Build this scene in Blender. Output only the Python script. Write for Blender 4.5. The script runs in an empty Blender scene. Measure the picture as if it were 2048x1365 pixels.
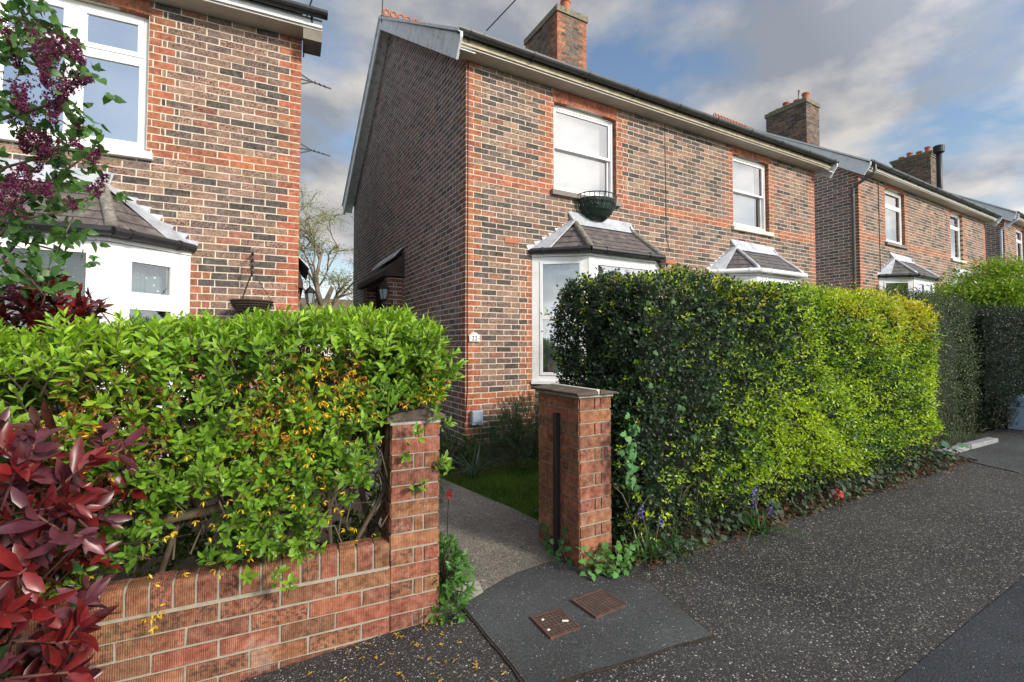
import bpy, math, random
import numpy as np
from mathutils import Vector, Matrix
R = math.radians
rng = np.random.default_rng(7); random.seed(7)
scn = bpy.context.scene
COL = scn.collection
# ------------------------------------------------------------------ camera
CAMH = 1.32
cam_d = bpy.data.cameras.new('camera'); cam = bpy.data.objects.new('camera', cam_d); COL.objects.link(cam)
cam_d.sensor_width = 36; cam_d.lens = 944 / 2048 * 36; cam_d.shift_y = -18.5 / 2048
cam_d.clip_start = .05; cam_d.clip_end = 3000
YAW = math.atan(527 / 944)
cam.location = (0, 0, CAMH); cam.rotation_euler = (R(90 + 1.8), 0, -YAW)
scn.camera = cam
# ------------------------------------------------------------------ world / sun / exposure
SUN_EL, SUN_AZ = R(27), R(157)     # azimuth clockwise from +Y (the street front faces -Y)
scn.world = bpy.data.worlds.new('World'); scn.world.use_nodes = True
nt = scn.world.node_tree; nt.nodes.clear()
def wn(t, **k):
    n = nt.nodes.new(t)
    for a, b in k.items(): setattr(n, a, b)
    return n
def build_world():
    L = nt.links.new
    out = wn('ShaderNodeOutputWorld'); sky = wn('ShaderNodeTexSky', sky_type='NISHITA', sun_disc=False)
    sky.sun_elevation = SUN_EL; sky.sun_rotation = SUN_AZ; sky.air_density = 1.2; sky.dust_density = 1.5; sky.ozone_density = 2.0
    bg1 = wn('ShaderNodeBackground'); bg1.inputs[1].default_value = .105; L(sky.outputs[0], bg1.inputs[0])
    tc = wn('ShaderNodeTexCoord'); sep = wn('ShaderNodeSeparateXYZ'); L(tc.outputs['Generated'], sep.inputs[0])
    add = wn('ShaderNodeMath', operation='ADD'); L(sep.outputs[2], add.inputs[0]); add.inputs[1].default_value = .28
    mx = wn('ShaderNodeMath', operation='MAXIMUM'); L(add.outputs[0], mx.inputs[0]); mx.inputs[1].default_value = .05
    dv = wn('ShaderNodeVectorMath', operation='DIVIDE'); L(tc.outputs['Generated'], dv.inputs[0])
    cb = wn('ShaderNodeCombineXYZ')
    for i in range(3): L(mx.outputs[0], cb.inputs[i])
    L(cb.outputs[0], dv.inputs[1])
    mp = wn('ShaderNodeMapping'); L(dv.outputs[0], mp.inputs[0]); mp.inputs['Location'].default_value = (6.6, 1.1, 1.4); mp.inputs['Scale'].default_value = (1, 1, 1.6)
    n1 = wn('ShaderNodeTexNoise'); n1.inputs['Scale'].default_value = 1.9; n1.inputs['Detail'].default_value = 7; n1.inputs['Roughness'].default_value = .56; n1.inputs['Distortion'].default_value = .25
    L(mp.outputs[0], n1.inputs[0])
    r1 = wn('ShaderNodeValToRGB'); r1.color_ramp.elements[0].position = .36; r1.color_ramp.elements[1].position = .53; L(n1.outputs[0], r1.inputs[0])
    n2 = wn('ShaderNodeTexNoise'); n2.inputs['Scale'].default_value = 3.2; n2.inputs['Detail'].default_value = 6; n2.inputs['Roughness'].default_value = .55
    mp2 = wn('ShaderNodeMapping'); L(dv.outputs[0], mp2.inputs[0]); mp2.inputs['Location'].default_value = (8.4, 5.2, .5); L(mp2.outputs[0], n2.inputs[0])
    r2 = wn('ShaderNodeValToRGB'); L(n2.outputs[0], r2.inputs[0])
    e = r2.color_ramp.elements; e[0].position = .40; e[0].color = (.195, .212, .245, 1); e[1].position = .62; e[1].color = (.42, .40, .38, 1)
    # horizon haze
    hz = wn('ShaderNodeMapRange'); L(sep.outputs[2], hz.inputs[0]); hz.inputs[1].default_value = .03; hz.inputs[2].default_value = .22; hz.inputs[3].default_value = 1; hz.inputs[4].default_value = 0
    mixh = wn('ShaderNodeMix', data_type='RGBA'); L(hz.outputs[0], mixh.inputs[0]); L(r2.outputs[0], mixh.inputs[6]); mixh.inputs[7].default_value = (.80, .84, .88, 1)
    mxf = wn('ShaderNodeMath', operation='MAXIMUM'); L(r1.outputs[0], mxf.inputs[0])
    hz2 = wn('ShaderNodeMath', operation='MULTIPLY'); L(hz.outputs[0], hz2.inputs[0]); hz2.inputs[1].default_value = .9; L(hz2.outputs[0], mxf.inputs[1])
    # a clear gap in the cloud over the street behind the camera
    dg = wn('ShaderNodeVectorMath', operation='DOT_PRODUCT'); L(tc.outputs['Generated'], dg.inputs[0]); dg.inputs[1].default_value = (-.27, -.88, .39)
    gr = wn('ShaderNodeMapRange', interpolation_type='SMOOTHSTEP'); L(dg.outputs['Value'], gr.inputs[0]); gr.inputs[1].default_value = .90; gr.inputs[2].default_value = .985; gr.inputs[3].default_value = 1; gr.inputs[4].default_value = .12
    gm = wn('ShaderNodeMath', operation='MULTIPLY'); L(mxf.outputs[0], gm.inputs[0]); L(gr.outputs[0], gm.inputs[1]); mxf = gm
    # brighter cloud on the sun's side of the sky
    dt = wn('ShaderNodeVectorMath', operation='DOT_PRODUCT'); L(tc.outputs['Generated'], dt.inputs[0])
    dt.inputs[1].default_value = (math.sin(SUN_AZ) * math.cos(SUN_EL), math.cos(SUN_AZ) * math.cos(SUN_EL), math.sin(SUN_EL))
    br = wn('ShaderNodeMapRange'); L(dt.outputs['Value'], br.inputs[0]); br.inputs[1].default_value = .15; br.inputs[2].default_value = 1; br.inputs[3].default_value = 1; br.inputs[4].default_value = 3.6
    bg2 = wn('ShaderNodeBackground'); L(mixh.outputs[2], bg2.inputs[0]); L(br.outputs[0], bg2.inputs[1])
    ms = wn('ShaderNodeMixShader'); L(mxf.outputs[0], ms.inputs[0]); L(bg1.outputs[0], ms.inputs[1]); L(bg2.outputs[0], ms.inputs[2])
    L(ms.outputs[0], out.inputs[0])
build_world()
sd = bpy.data.lights.new('sun', 'SUN'); sun = bpy.data.objects.new('sun', sd); COL.objects.link(sun)
sd.energy = 2.6; sd.angle = R(9); sd.color = (1, .91, .78)
sv = Vector((math.sin(SUN_AZ) * math.cos(SUN_EL), math.cos(SUN_AZ) * math.cos(SUN_EL), math.sin(SUN_EL)))
sun.rotation_euler = sv.to_track_quat('Z', 'Y').to_euler()
scn.view_settings.view_transform = 'Standard'; scn.view_settings.look = 'None'
scn.view_settings.exposure = 0.72; scn.view_settings.gamma = 1
scn.render.resolution_x = 1024; scn.render.resolution_y = 682
# ------------------------------------------------------------------ helpers
def G(x): return .04 * (x - 1.2)            # the street climbs gently to the right
def vnoise(p, f=1., seed=0):
    p = np.asarray(p, float) * f + seed * 7.31
    x, y, z = p[..., 0], p[..., 1], p[..., 2]
    v = np.sin(x * 1.7 + 1.3 * np.sin(y * 1.1 + z)) + np.sin(y * 2.1 + 1.7 * np.sin(z * 1.3 + x * .7)) + np.sin(z * 1.9 + 1.1 * np.sin(x * 1.5 - y))
    v += .5 * (np.sin(x * 4.1 + y * 2.3) * np.sin(y * 3.7 - z * 2.9) + np.sin(z * 4.3 + x * 3.1))
    return v / 4.0
def unit(v):
    v = np.asarray(v, float); return v / (np.linalg.norm(v, axis=-1, keepdims=True) + 1e-9)
def tag(o, label=None, cat=None, group=None, kind=None):
    if label: o['label'] = label
    if cat: o['category'] = cat
    if group: o['group'] = group
    if kind: o['kind'] = kind
    return o
def empty(name, loc=(0, 0, 0), rz=0):
    o = bpy.data.objects.new(name, None); o.empty_display_size = .2; COL.objects.link(o); o.location = loc; o.rotation_euler = (0, 0, rz); return o
def np_mesh(name, V, FS, mats, parent=None, C=None, MI=None, smooth=False):
    """V (n,3); FS list of (m,k) index arrays; one mesh object"""
    me = bpy.data.meshes.new(name)
    V = np.asarray(V, np.float32); me.vertices.add(len(V)); me.vertices.foreach_set('co', V.ravel())
    tot = []; idx = []
    for F in FS:
        F = np.asarray(F, np.int32)
        if len(F) == 0: continue
        idx.append(F.ravel()); tot.append(np.full(len(F), F.shape[1], np.int32))
    idx = np.concatenate(idx); tot = np.concatenate(tot)
    me.loops.add(len(idx)); me.loops.foreach_set('vertex_index', idx)
    st = np.concatenate([[0], np.cumsum(tot)[:-1]]).astype(np.int32)
    me.polygons.add(len(tot)); me.polygons.foreach_set('loop_start', st)
    try: me.polygons.foreach_set('loop_total', tot)
    except Exception: pass
    if MI is not None: me.polygons.foreach_set('material_index', np.asarray(MI, np.int32))
    if smooth: me.polygons.foreach_set('use_smooth', np.ones(len(tot), bool))
    for m in (mats if isinstance(mats, (list, tuple)) else [mats]): me.materials.append(m)
    if C is not None:
        ca = me.color_attributes.new('Col', 'FLOAT_COLOR', 'POINT'); ca.data.foreach_set('color', np.asarray(C, np.float32).ravel())
    me.update(calc_edges=True); me.validate()
    o = bpy.data.objects.new(name, me); COL.objects.link(o)
    if parent is not None: o.parent = parent
    return o
class MB:
    def __init__(s): s.v = []; s.f = []; s.mi = []; s.c = []; s.cur = (1, 1, 1, 0); s.m = 0
    def add(s, vs, fs):
        b = len(s.v)
        for v in vs: s.v.append(tuple(v)); s.c.append(s.cur)
        for f in fs: s.f.append([b + i for i in f]); s.mi.append(s.m)
    def box(s, x0, x1, y0, y1, z0, z1, skip=''):
        if x1 < x0: x0, x1 = x1, x0
        if y1 < y0: y0, y1 = y1, y0
        if z1 < z0: z0, z1 = z1, z0
        vs = [(x, y, z) for z in (z0, z1) for y in (y0, y1) for x in (x0, x1)]
        F = {'b': (0, 2, 3, 1), 't': (4, 5, 7, 6), 'f': (0, 1, 5, 4), 'k': (2, 6, 7, 3), 'l': (0, 4, 6, 2), 'r': (1, 3, 7, 5)}
        s.add(vs, [F[k] for k in F if k not in skip])
    def hull(s, A, B):      # two equal rings joined, capped
        n = len(A); s.add(list(A) + list(B), [[i, (i + 1) % n, n + (i + 1) % n, n + i] for i in range(n)] + [list(range(n))[::-1], list(range(n, 2 * n))])
    def quad(s, *p): s.add(p, [list(range(len(p)))])
    def bar(s, a, b, w, h=None, up=(0, 0, 1)):
        h = h or w; a = Vector(a); b = Vector(b); d = (b - a).normalized(); u = Vector(up)
        if abs(d.dot(u)) > .98: u = Vector((0, 1, 0))
        x = d.cross(u).normalized() * w / 2; y = x.cross(d).normalized() * h / 2
        s.hull([a - x - y, a + x - y, a + x + y, a - x + y], [b - x - y, b + x - y, b + x + y, b - x + y])
    def tube(s, pts, rad, n=7):
        pts = [Vector(p) for p in pts]; m = len(pts)
        if not hasattr(rad, '__len__'): rad = [rad] * m
        b = len(s.v); x = None
        for i, p in enumerate(pts):
            d = (pts[min(i + 1, m - 1)] - pts[max(i - 1, 0)]).normalized()
            if x is None: x = d.orthogonal().normalized()
            else:
                x = x - d * x.dot(d)
                x = x.normalized() if x.length > 1e-6 else d.orthogonal().normalized()
            y = d.cross(x)
            for k in range(n):
                a = 2 * math.pi * k / n; s.v.append(tuple(p + (x * math.cos(a) + y * math.sin(a)) * rad[i])); s.c.append(s.cur)
        for i in range(m - 1):
            for k in range(n):
                k2 = (k + 1) % n; s.f.append([b + i * n + k, b + i * n + k2, b + (i + 1) * n + k2, b + (i + 1) * n + k]); s.mi.append(s.m)
        s.f.append([b + k for k in range(n)][::-1]); s.mi.append(s.m); s.f.append([b + (m - 1) * n + k for k in range(n)]); s.mi.append(s.m)
    def lathe(s, cx, cy, prof, n=18):   # prof: (r,z)
        b = len(s.v)
        for r, z in prof:
            for k in range(n):
                a = 2 * math.pi * k / n; s.v.append((cx + r * math.cos(a), cy + r * math.sin(a), z)); s.c.append(s.cur)
        for i in range(len(prof) - 1):
            for k in range(n):
                k2 = (k + 1) % n; s.f.append([b + i * n + k, b + i * n + k2, b + (i + 1) * n + k2, b + (i + 1) * n + k]); s.mi.append(s.m)
        s.f.append([b + k for k in range(n)][::-1]); s.mi.append(s.m); s.f.append([b + (len(prof) - 1) * n + k for k in range(n)]); s.mi.append(s.m)
    def build(s, name, mats, parent=None, smooth=False, bevel=0, loc=None):
        me = bpy.data.meshes.new(name); me.from_pydata(s.v, [], s.f)
        for m in (mats if isinstance(mats, (list, tuple)) else [mats]): me.materials.append(m)
        me.polygons.foreach_set('material_index', s.mi)
        ca = me.color_attributes.new('Col', 'FLOAT_COLOR', 'POINT'); ca.data.foreach_set('color', np.asarray(s.c, np.float32).ravel())
        if smooth: me.polygons.foreach_set('use_smooth', [True] * len(me.polygons))
        me.update()
        o = bpy.data.objects.new(name, me); COL.objects.link(o)
        if parent is not None: o.parent = parent
        if loc is not None: o.location = loc
        if bevel:
            b = o.modifiers.new('bevel', 'BEVEL'); b.width = bevel; b.segments = 2; b.limit_method = 'ANGLE'; b.angle_limit = R(40)
        return o
# ------------------------------------------------------------------ materials
def mat(name, rough=.6, metal=0, spec=.5):
    m = bpy.data.materials.new(name); m.use_nodes = True; t = m.node_tree; p = t.nodes['Principled BSDF']
    p.inputs['Roughness'].default_value = rough; p.inputs['Metallic'].default_value = metal; p.inputs['Specular IOR Level'].default_value = spec
    return m, t, p
def N(t, typ, **k):
    n = t.nodes.new(typ)
    for a, b in k.items():
        if a.startswith('i_'):
            a = a[2:].replace('_', ' '); n.inputs[int(a) if a.isdigit() else a].default_value = b
        else: setattr(n, a, b)
    return n
def mixc(t, fac, a, b, mode='MIX'):
    n = t.nodes.new('ShaderNodeMix'); n.data_type = 'RGBA'; n.blend_type = mode
    for s, v in ((0, fac), (6, a), (7, b)):
        if hasattr(v, 'is_linked') or hasattr(v, 'links'): t.links.new(v, n.inputs[s])
        else: n.inputs[s].default_value = v if s == 0 else (*v[:3], 1)
    return n.outputs[2]
def ramp(t, src, stops):
    n = t.nodes.new('ShaderNodeValToRGB'); t.links.new(src, n.inputs[0]); e = n.color_ramp.elements
    e[0].position = stops[0][0]; e[0].color = (*(stops[0][1] if hasattr(stops[0][1], '__len__') else (stops[0][1],) * 3), 1)
    e[1].position = stops[-1][0]; e[1].color = (*(stops[-1][1] if hasattr(stops[-1][1], '__len__') else (stops[-1][1],) * 3), 1)
    for p, c in stops[1:-1]:
        q = e.new(p); q.color = (*(c if hasattr(c, '__len__') else (c,) * 3), 1)
    return n.outputs[0]
def noise(t, scale, detail=4, rough=.55, vec=None, dist=0, coord='Object'):
    n = N(t, 'ShaderNodeTexNoise'); n.inputs['Scale'].default_value = scale; n.inputs['Detail'].default_value = detail; n.inputs['Roughness'].default_value = rough; n.inputs['Distortion'].default_value = dist
    if vec is None:
        tc = N(t, 'ShaderNodeTexCoord'); vec = tc.outputs[coord]
    t.links.new(vec, n.inputs[0]); return n.outputs[0]
def bump(t, p, h, s=.3, d=.01):
    b = N(t, 'ShaderNodeBump'); b.inputs['Strength'].default_value = s; b.inputs['Distance'].default_value = d; t.links.new(h, b.inputs['Height']); t.links.new(b.outputs[0], p.inputs['Normal'])
def stretched(t, sc):
    tc = N(t, 'ShaderNodeTexCoord'); mp = N(t, 'ShaderNodeMapping'); mp.inputs['Scale'].default_value = sc; t.links.new(tc.outputs['Object'], mp.inputs[0]); return mp.outputs[0]
M = {}
def simple(name, col, rough=.5, metal=0, var=.12, vs=6, bs=.1, spec=.5, dirt=None, dscale=3):
    m, t, p = mat(name, rough, metal, spec)
    n = noise(t, vs, 5)
    c = mixc(t, ramp(t, n, [(.3, 0), (.7, 1)]), tuple(x * (1 - var) for x in col), tuple(min(1, x * (1 + var)) for x in col))
    if dirt:
        n2 = noise(t, dscale, 7, .7); c = mixc(t, ramp(t, n2, [(.5, 0), (.68, .75)]), c, dirt)
    t.links.new(c, p.inputs['Base Color']); bump(t, p, noise(t, vs * 9, 3), bs, .002)
    M[name] = m; return m
# brick: colour per brick from the attribute, alpha = how strongly it is mottled with dark burns
def brick_mat(name, ribs=0):
    m, t, p = mat(name, .85, 0, .3)
    a = N(t, 'ShaderNodeAttribute', attribute_name='Col')
    n1 = noise(t, 26, 6, .65); n2 = noise(t, 62, 4, .6); n3 = noise(t, 7, 3)
    c = mixc(t, ramp(t, n1, [(.3, 0), (.75, 1)]), a.outputs['Color'], (1, 1, 1), 'MULTIPLY')
    lo = mixc(t, .45, a.outputs['Color'], (0, 0, 0)); hi = mixc(t, .16, a.outputs['Color'], (.75, .6, .45))
    c = mixc(t, ramp(t, n1, [(.32, 0), (.68, 1)]), lo, hi)
    sp = ramp(t, n2, [(.50, 0), (.58, 1)]); mu = N(t, 'ShaderNodeMath', operation='MULTIPLY'); t.links.new(sp, mu.inputs[0]); t.links.new(a.outputs['Alpha'], mu.inputs[1])
    c = mixc(t, mu.outputs[0], c, (.035, .032, .038))
    st = ramp(t, n3, [(.35, .74), (.65, 1.08)]); c = mixc(t, 1, c, st, 'MULTIPLY')
    if not ribs:
        c = mixc(t, ramp(t, noise(t, .9, 6, .65), [(.50, 0), (.72, .45)]), c, (.07, .062, .055)); c = mixc(t, ramp(t, noise(t, 1.7, 7, .7), [(.60, 0), (.75, .35)]), c, (.50, .45, .40))
    if ribs:
        wv = N(t, 'ShaderNodeTexWave', wave_type='BANDS', bands_direction='X'); tc = N(t, 'ShaderNodeTexCoord'); t.links.new(tc.outputs['Object'], wv.inputs[0])
        wv.inputs['Scale'].default_value = ribs; wv.inputs['Distortion'].default_value = 1.6; wv.inputs['Detail'].default_value = 2; wv.inputs['Detail Scale'].default_value = 3
        c = mixc(t, .75, c, ramp(t, wv.outputs[0], [(.2, .80), (.8, 1.10)]), 'MULTIPLY')
        g = ramp(t, noise(t, 3.5, 7, .7), [(.58, 0), (.74, .55)]); c = mixc(t, g, c, (.40, .35, .31))
        g2 = ramp(t, noise(t, 2.2, 5, .7), [(.56, 0), (.72, .5)]); c = mixc(t, g2, c, (.10, .11, .05))
        ad = N(t, 'ShaderNodeMath', operation='ADD'); t.links.new(wv.outputs[0], ad.inputs[0]); t.links.new(n2, ad.inputs[1]); bump(t, p, ad.outputs[0], .5, .004)
    else:
        bump(t, p, n2, .5, .004)
    t.links.new(c, p.inputs['Base Color']); M[name] = m
brick_mat('brick'); brick_mat('ribbed_brick', 42); brick_mat('smooth_brick')
def mortar_mat(name, col, dark, thr=.5):
    m, t, p = mat(name, .95, 0, .2); n = noise(t, 30, 5); n2 = noise(t, 1.3, 5, .6)
    c = mixc(t, ramp(t, n, [(.3, 0), (.7, 1)]), tuple(x * .8 for x in col), col); c = mixc(t, ramp(t, n2, [(thr, 0), (thr + .18, .8)]), c, dark)
    t.links.new(c, p.inputs['Base Color']); bump(t, p, noise(t, 90, 3), .5, .004); M[name] = m
mortar_mat('mortar', (.70, .62, .50), (.50, .43, .33), .60)
mortar_mat('old_mortar', (.34, .31, .25), (.14, .14, .09), .5)
mortar_mat('side_mortar', (.80, .77, .76), (.6, .57, .55), .55)  # cool pale copy of the mortar, lifted to offset the side walls' shade
simple('white_upvc', (.80, .81, .82), .35, var=.03, bs=.02, dirt=(.62, .60, .54), dscale=2.2)
simple('cream_board', (.40, .34, .225), .6, var=.25, vs=9, dirt=(.20, .14, .08), dscale=7)
simple('weathered_white_paint', (.66, .70, .73), .6, var=.12, vs=14, dirt=(.25, .26, .28), dscale=7)
simple('clean_board', (.62, .68, .72), .5, var=.05)
simple('eave_box', (.17, .155, .125), .7, var=.2)
simple('soffit_white', (.50, .48, .44), .6, var=.08)
simple('dark_gutter', (.022, .023, .026), .35, var=.3)
simple('grey_gutter', (.05, .054, .056), .4, var=.3, dirt=(.05, .05, .04), dscale=4)
simple('lead', (.46, .49, .54), .45, .35, var=.25, vs=7, dirt=(.62, .64, .66), dscale=5)
simple('stone_sill', (.22, .20, .18), .85, var=.25, dirt=(.10, .09, .08))
simple('pale_sill', (.62, .60, .54), .75, var=.1, dirt=(.35, .33, .28))
simple('terracotta', (.42, .13, .06), .75, var=.25, dirt=(.16, .09, .06), dscale=6)
simple('black_metal', (.02, .02, .022), .45, .3, var=.3)
simple('rusty_iron', (.12, .058, .042), .8, .2, var=.3, vs=20, dirt=(.05, .035, .03), dscale=12)
simple('curtain', (.50, .60, .58), .9, var=.06)
simple('net', (.72, .76, .80), .9, var=.04)
simple('blind', (.86, .87, .88), .8, var=.02)
simple('slate', (.095, .085, .092), .6, var=.3, vs=12, dirt=(.16, .15, .12), dscale=6)
simple('old_slate', (.10, .085, .085), .75, var=.35, vs=12, dirt=(.22, .20, .15), dscale=8)
simple('ridge_cement', (.17, .155, .135), .95, var=.35, vs=30, bs=.6, dirt=(.40, .38, .33), dscale=24)
simple('far_roof', (.16, .12, .09), .9, var=.25, vs=4)
simple('wood_dark', (.05, .033, .022), .8, var=.4)
simple('bark', (.085, .062, .042), .9, var=.4, vs=25, bs=.7, dirt=(.12, .12, .06), dscale=12)
simple('pale_bark', (.20, .16, .12), .9, var=.4, vs=12, bs=.4)
simple('red_stem', (.13, .05, .04), .8, var=.3)
simple('basket_liner', (.05, .035, .022), .95, var=.6, vs=40, bs=.8)
simple('green_mesh', (.015, .05, .035), .7, var=.4)
simple('grey_box', (.34, .42, .52), .45, var=.05)
simple('cabinet_blue', (.30, .40, .52), .5, var=.06)
simple('coping', (.085, .062, .05), .9, var=.35, vs=14, bs=.6, dirt=(.22, .21, .17), dscale=6)
simple('cement', (.36, .35, .31), .95, var=.3, vs=25, bs=.6, dirt=(.12, .13, .08), dscale=9)
simple('lichen_cap', (.17, .15, .12), .95, var=.4, vs=18, bs=.7, dirt=(.30, .27, .08), dscale=7)
simple('white_bits', (.75, .75, .72), .8, var=.05)
simple('kerb_stone', (.24, .25, .26), .9, var=.2, vs=20, bs=.5)
simple('red_plastic', (.55, .03, .03), .4, var=.15)
simple('lamp_glass', (.30, .36, .38), .1, var=.1)
simple('dark_room', (.02, .02, .022), .9, var=.1)  # near-black colour standing in for the darkness of unlit rooms
# glass: thin sheet, reflects the sky and lets light through
def glass_mat(nm='glass', lo=.33):
    m, t, p = mat('glass'); t.nodes.remove(p); o = t.nodes['Material Output']
    tr = N(t, 'ShaderNodeBsdfTransparent'); tr.inputs[0].default_value = (.93, .96, .97, 1); gl = N(t, 'ShaderNodeBsdfGlossy'); gl.inputs['Roughness'].default_value = .01
    fr = N(t, 'ShaderNodeFresnel'); fr.inputs[0].default_value = 1.8; mr = N(t, 'ShaderNodeMapRange'); t.links.new(fr.outputs[0], mr.inputs[0]); mr.inputs[1].default_value = 0; mr.inputs[2].default_value = 1; mr.inputs[3].default_value = lo; mr.inputs[4].default_value = 1.2
    mx = N(t, 'ShaderNodeMixShader'); t.links.new(mr.outputs[0], mx.inputs[0]); t.links.new(tr.outputs[0], mx.inputs[1]); t.links.new(gl.outputs[0], mx.inputs[2]); t.links.new(mx.outputs[0], o.inputs[0]); m.name = nm; M[nm] = m
    if nm != 'glass': return
    m, t, p = mat('mirror_glass'); t.nodes.remove(p); o = t.nodes['Material Output']
    tr = N(t, 'ShaderNodeBsdfTransparent'); tr.inputs[0].default_value = (.45, .5, .52, 1); gl = N(t, 'ShaderNodeBsdfGlossy'); gl.inputs['Roughness'].default_value = .01
    mx = N(t, 'ShaderNodeMixShader'); mx.inputs[0].default_value = .80; t.links.new(tr.outputs[0], mx.inputs[1]); t.links.new(gl.outputs[0], mx.inputs[2]); t.links.new(mx.outputs[0], o.inputs[0]); M['mirror_glass'] = m
glass_mat(); glass_mat('clear_glass', .07)
def leaf_mat(name, rough=.45, trans=.35, spec=.5):
    m, t, p = mat(name, rough, 0, spec); o = t.nodes['Material Output']
    a = N(t, 'ShaderNodeAttribute', attribute_name='Col'); n = noise(t, 40, 2)
    c = mixc(t, 1, a.outputs['Color'], ramp(t, n, [(.3, .75), (.7, 1.15)]), 'MULTIPLY'); t.links.new(c, p.inputs['Base Color'])
    tb = N(t, 'ShaderNodeBsdfTranslucent'); c2 = mixc(t, 1, c, (1.25, 1.2, .7), 'MULTIPLY'); t.links.new(c2, tb.inputs[0])
    mx = N(t, 'ShaderNodeMixShader'); mx.inputs[0].default_value = trans; t.links.new(p.outputs[0], mx.inputs[1]); t.links.new(tb.outputs[0], mx.inputs[2]); t.links.new(mx.outputs[0], o.inputs[0]); M[name] = m
leaf_mat('leaf', .42, .32); leaf_mat('glossy_leaf', .34, .10, .4); leaf_mat('petal', .6, .3); leaf_mat('ivy_leaf', .55, .18, .35)
# grounds
def chip_ground(name, base, chips, scale, thr, size, moss=.0, base2=None):
    m, t, p = mat(name, .8, 0, .35)
    tc = N(t, 'ShaderNodeTexCoord'); nz = N(t, 'ShaderNodeTexNoise'); nz.inputs['Scale'].default_value = scale * .6; t.links.new(tc.outputs['Object'], nz.inputs[0])
    vm = N(t, 'ShaderNodeMix', data_type='RGBA'); vm.inputs[0].default_value = .012; t.links.new(tc.outputs['Object'], vm.inputs[6]); t.links.new(nz.outputs['Color'], vm.inputs[7])
    v = N(t, 'ShaderNodeTexVoronoi'); v.inputs['Scale'].default_value = scale; t.links.new(vm.outputs[2], v.inputs[0])
    sp = N(t, 'ShaderNodeSeparateColor'); t.links.new(v.outputs['Color'], sp.inputs[0])
    inn = ramp(t, v.outputs['Distance'], [(size * .8, 1), (size, 0)]); on = ramp(t, sp.outputs[0], [(thr, 0), (thr + .02, 1)])
    mu = N(t, 'ShaderNodeMath', operation='MULTIPLY'); t.links.new(inn, mu.inputs[0]); t.links.new(on, mu.inputs[1])
    cc = ramp(t, sp.outputs[1], chips)
    n = noise(t, 1.1, 5, .6); n2 = noise(t, 120, 3)
    b = mixc(t, ramp(t, n, [(.35, 0), (.65, 1)]), base, base2 or tuple(x * 1.5 for x in base)); b = mixc(t, 1, b, ramp(t, n2, [(.3, .55), (.7, 1.45)]), 'MULTIPLY')
    b = mixc(t, 1, b, ramp(t, noise(t, .55, 6, .6), [(.38, .72), (.62, 1.3)]), 'MULTIPLY')
    if moss: b = mixc(t, ramp(t, noise(t, 1.7, 7, .7), [(.56, 0), (.7, moss)]), b, (.045, .05, .018))
    c = mixc(t, mu.outputs[0], b, cc); t.links.new(c, p.inputs['Base Color'])
    ad = N(t, 'ShaderNodeMath', operation='ADD'); t.links.new(mu.outputs[0], ad.inputs[0]); t.links.new(n2, ad.inputs[1]); bump(t, p, ad.outputs[0], .8, .004); M[name] = m
CH = [(0, (.045, .040, .038)), (.45, (.085, .072, .062)), (.75, (.14, .128, .112)), (.92, (.25, .235, .21)), (1, (.60, .59, .56))]
chip_ground('chipped_asphalt', (.022, .0225, .026), CH, 125, .16, .50, .4, (.036, .036, .039))
chip_ground('path_chips', (.15, .14, .125), CH, 105, .45, .5, .35, (.22, .205, .18))
chip_ground('smooth_tarmac', (.020, .024, .031), CH, 170, .80, .38, 0)
chip_ground('patch_tarmac', (.040, .044, .047), CH, 130, .62, .40, .35)
def soil_mat():
    m, t, p = mat('soil', .95); n = noise(t, 18, 7, .7); t.links.new(ramp(t, n, [(.3, (.018, .013, .009)), (.7, (.07, .05, .032))]), p.inputs['Base Color']); bump(t, p, n, .9, .03); M['soil'] = m
    m, t, p = mat('lawn_ground', .95); n = noise(t, 9, 6); t.links.new(ramp(t, n, [(.3, (.02, .05, .008)), (.7, (.05, .12, .015))]), p.inputs['Base Color']); M['lawn_ground'] = m
soil_mat()
def iron_pattern():
    m, t, p = mat('checker_iron', .75, .15); tc = N(t, 'ShaderNodeTexCoord'); mp = N(t, 'ShaderNodeMapping'); mp.inputs['Rotation'].default_value = (0, 0, R(45)); t.links.new(tc.outputs['Object'], mp.inputs[0])
    ck = N(t, 'ShaderNodeTexChecker'); ck.inputs['Scale'].default_value = 70; t.links.new(mp.outputs[0], ck.inputs[0]); n = noise(t, 25, 5)
    c = mixc(t, ramp(t, n, [(.35, 0), (.7, 1)]), (.075, .045, .038), (.15, .105, .085)); c = mixc(t, ck.outputs['Fac'], c, (.05, .03, .027)); t.links.new(c, p.inputs['Base Color']); bump(t, p, ck.outputs['Fac'], .8, .004); M['checker_iron'] = m
iron_pattern()
def spotted_curtain():
    m, t, p = mat('spotted_curtain', .9); tc = N(t, 'ShaderNodeTexCoord'); v = N(t, 'ShaderNodeTexVoronoi'); v.inputs['Scale'].default_value = 17; v.inputs['Randomness'].default_value = .7; t.links.new(tc.outputs['Object'], v.inputs[0])
    c = mixc(t, ramp(t, v.outputs['Distance'], [(.17, 1), (.20, 0)]), (.13, .20, .195), (.70, .74, .72)); t.links.new(c, p.inputs['Base Color']); M['spotted_curtain'] = m
spotted_curtain()
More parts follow.
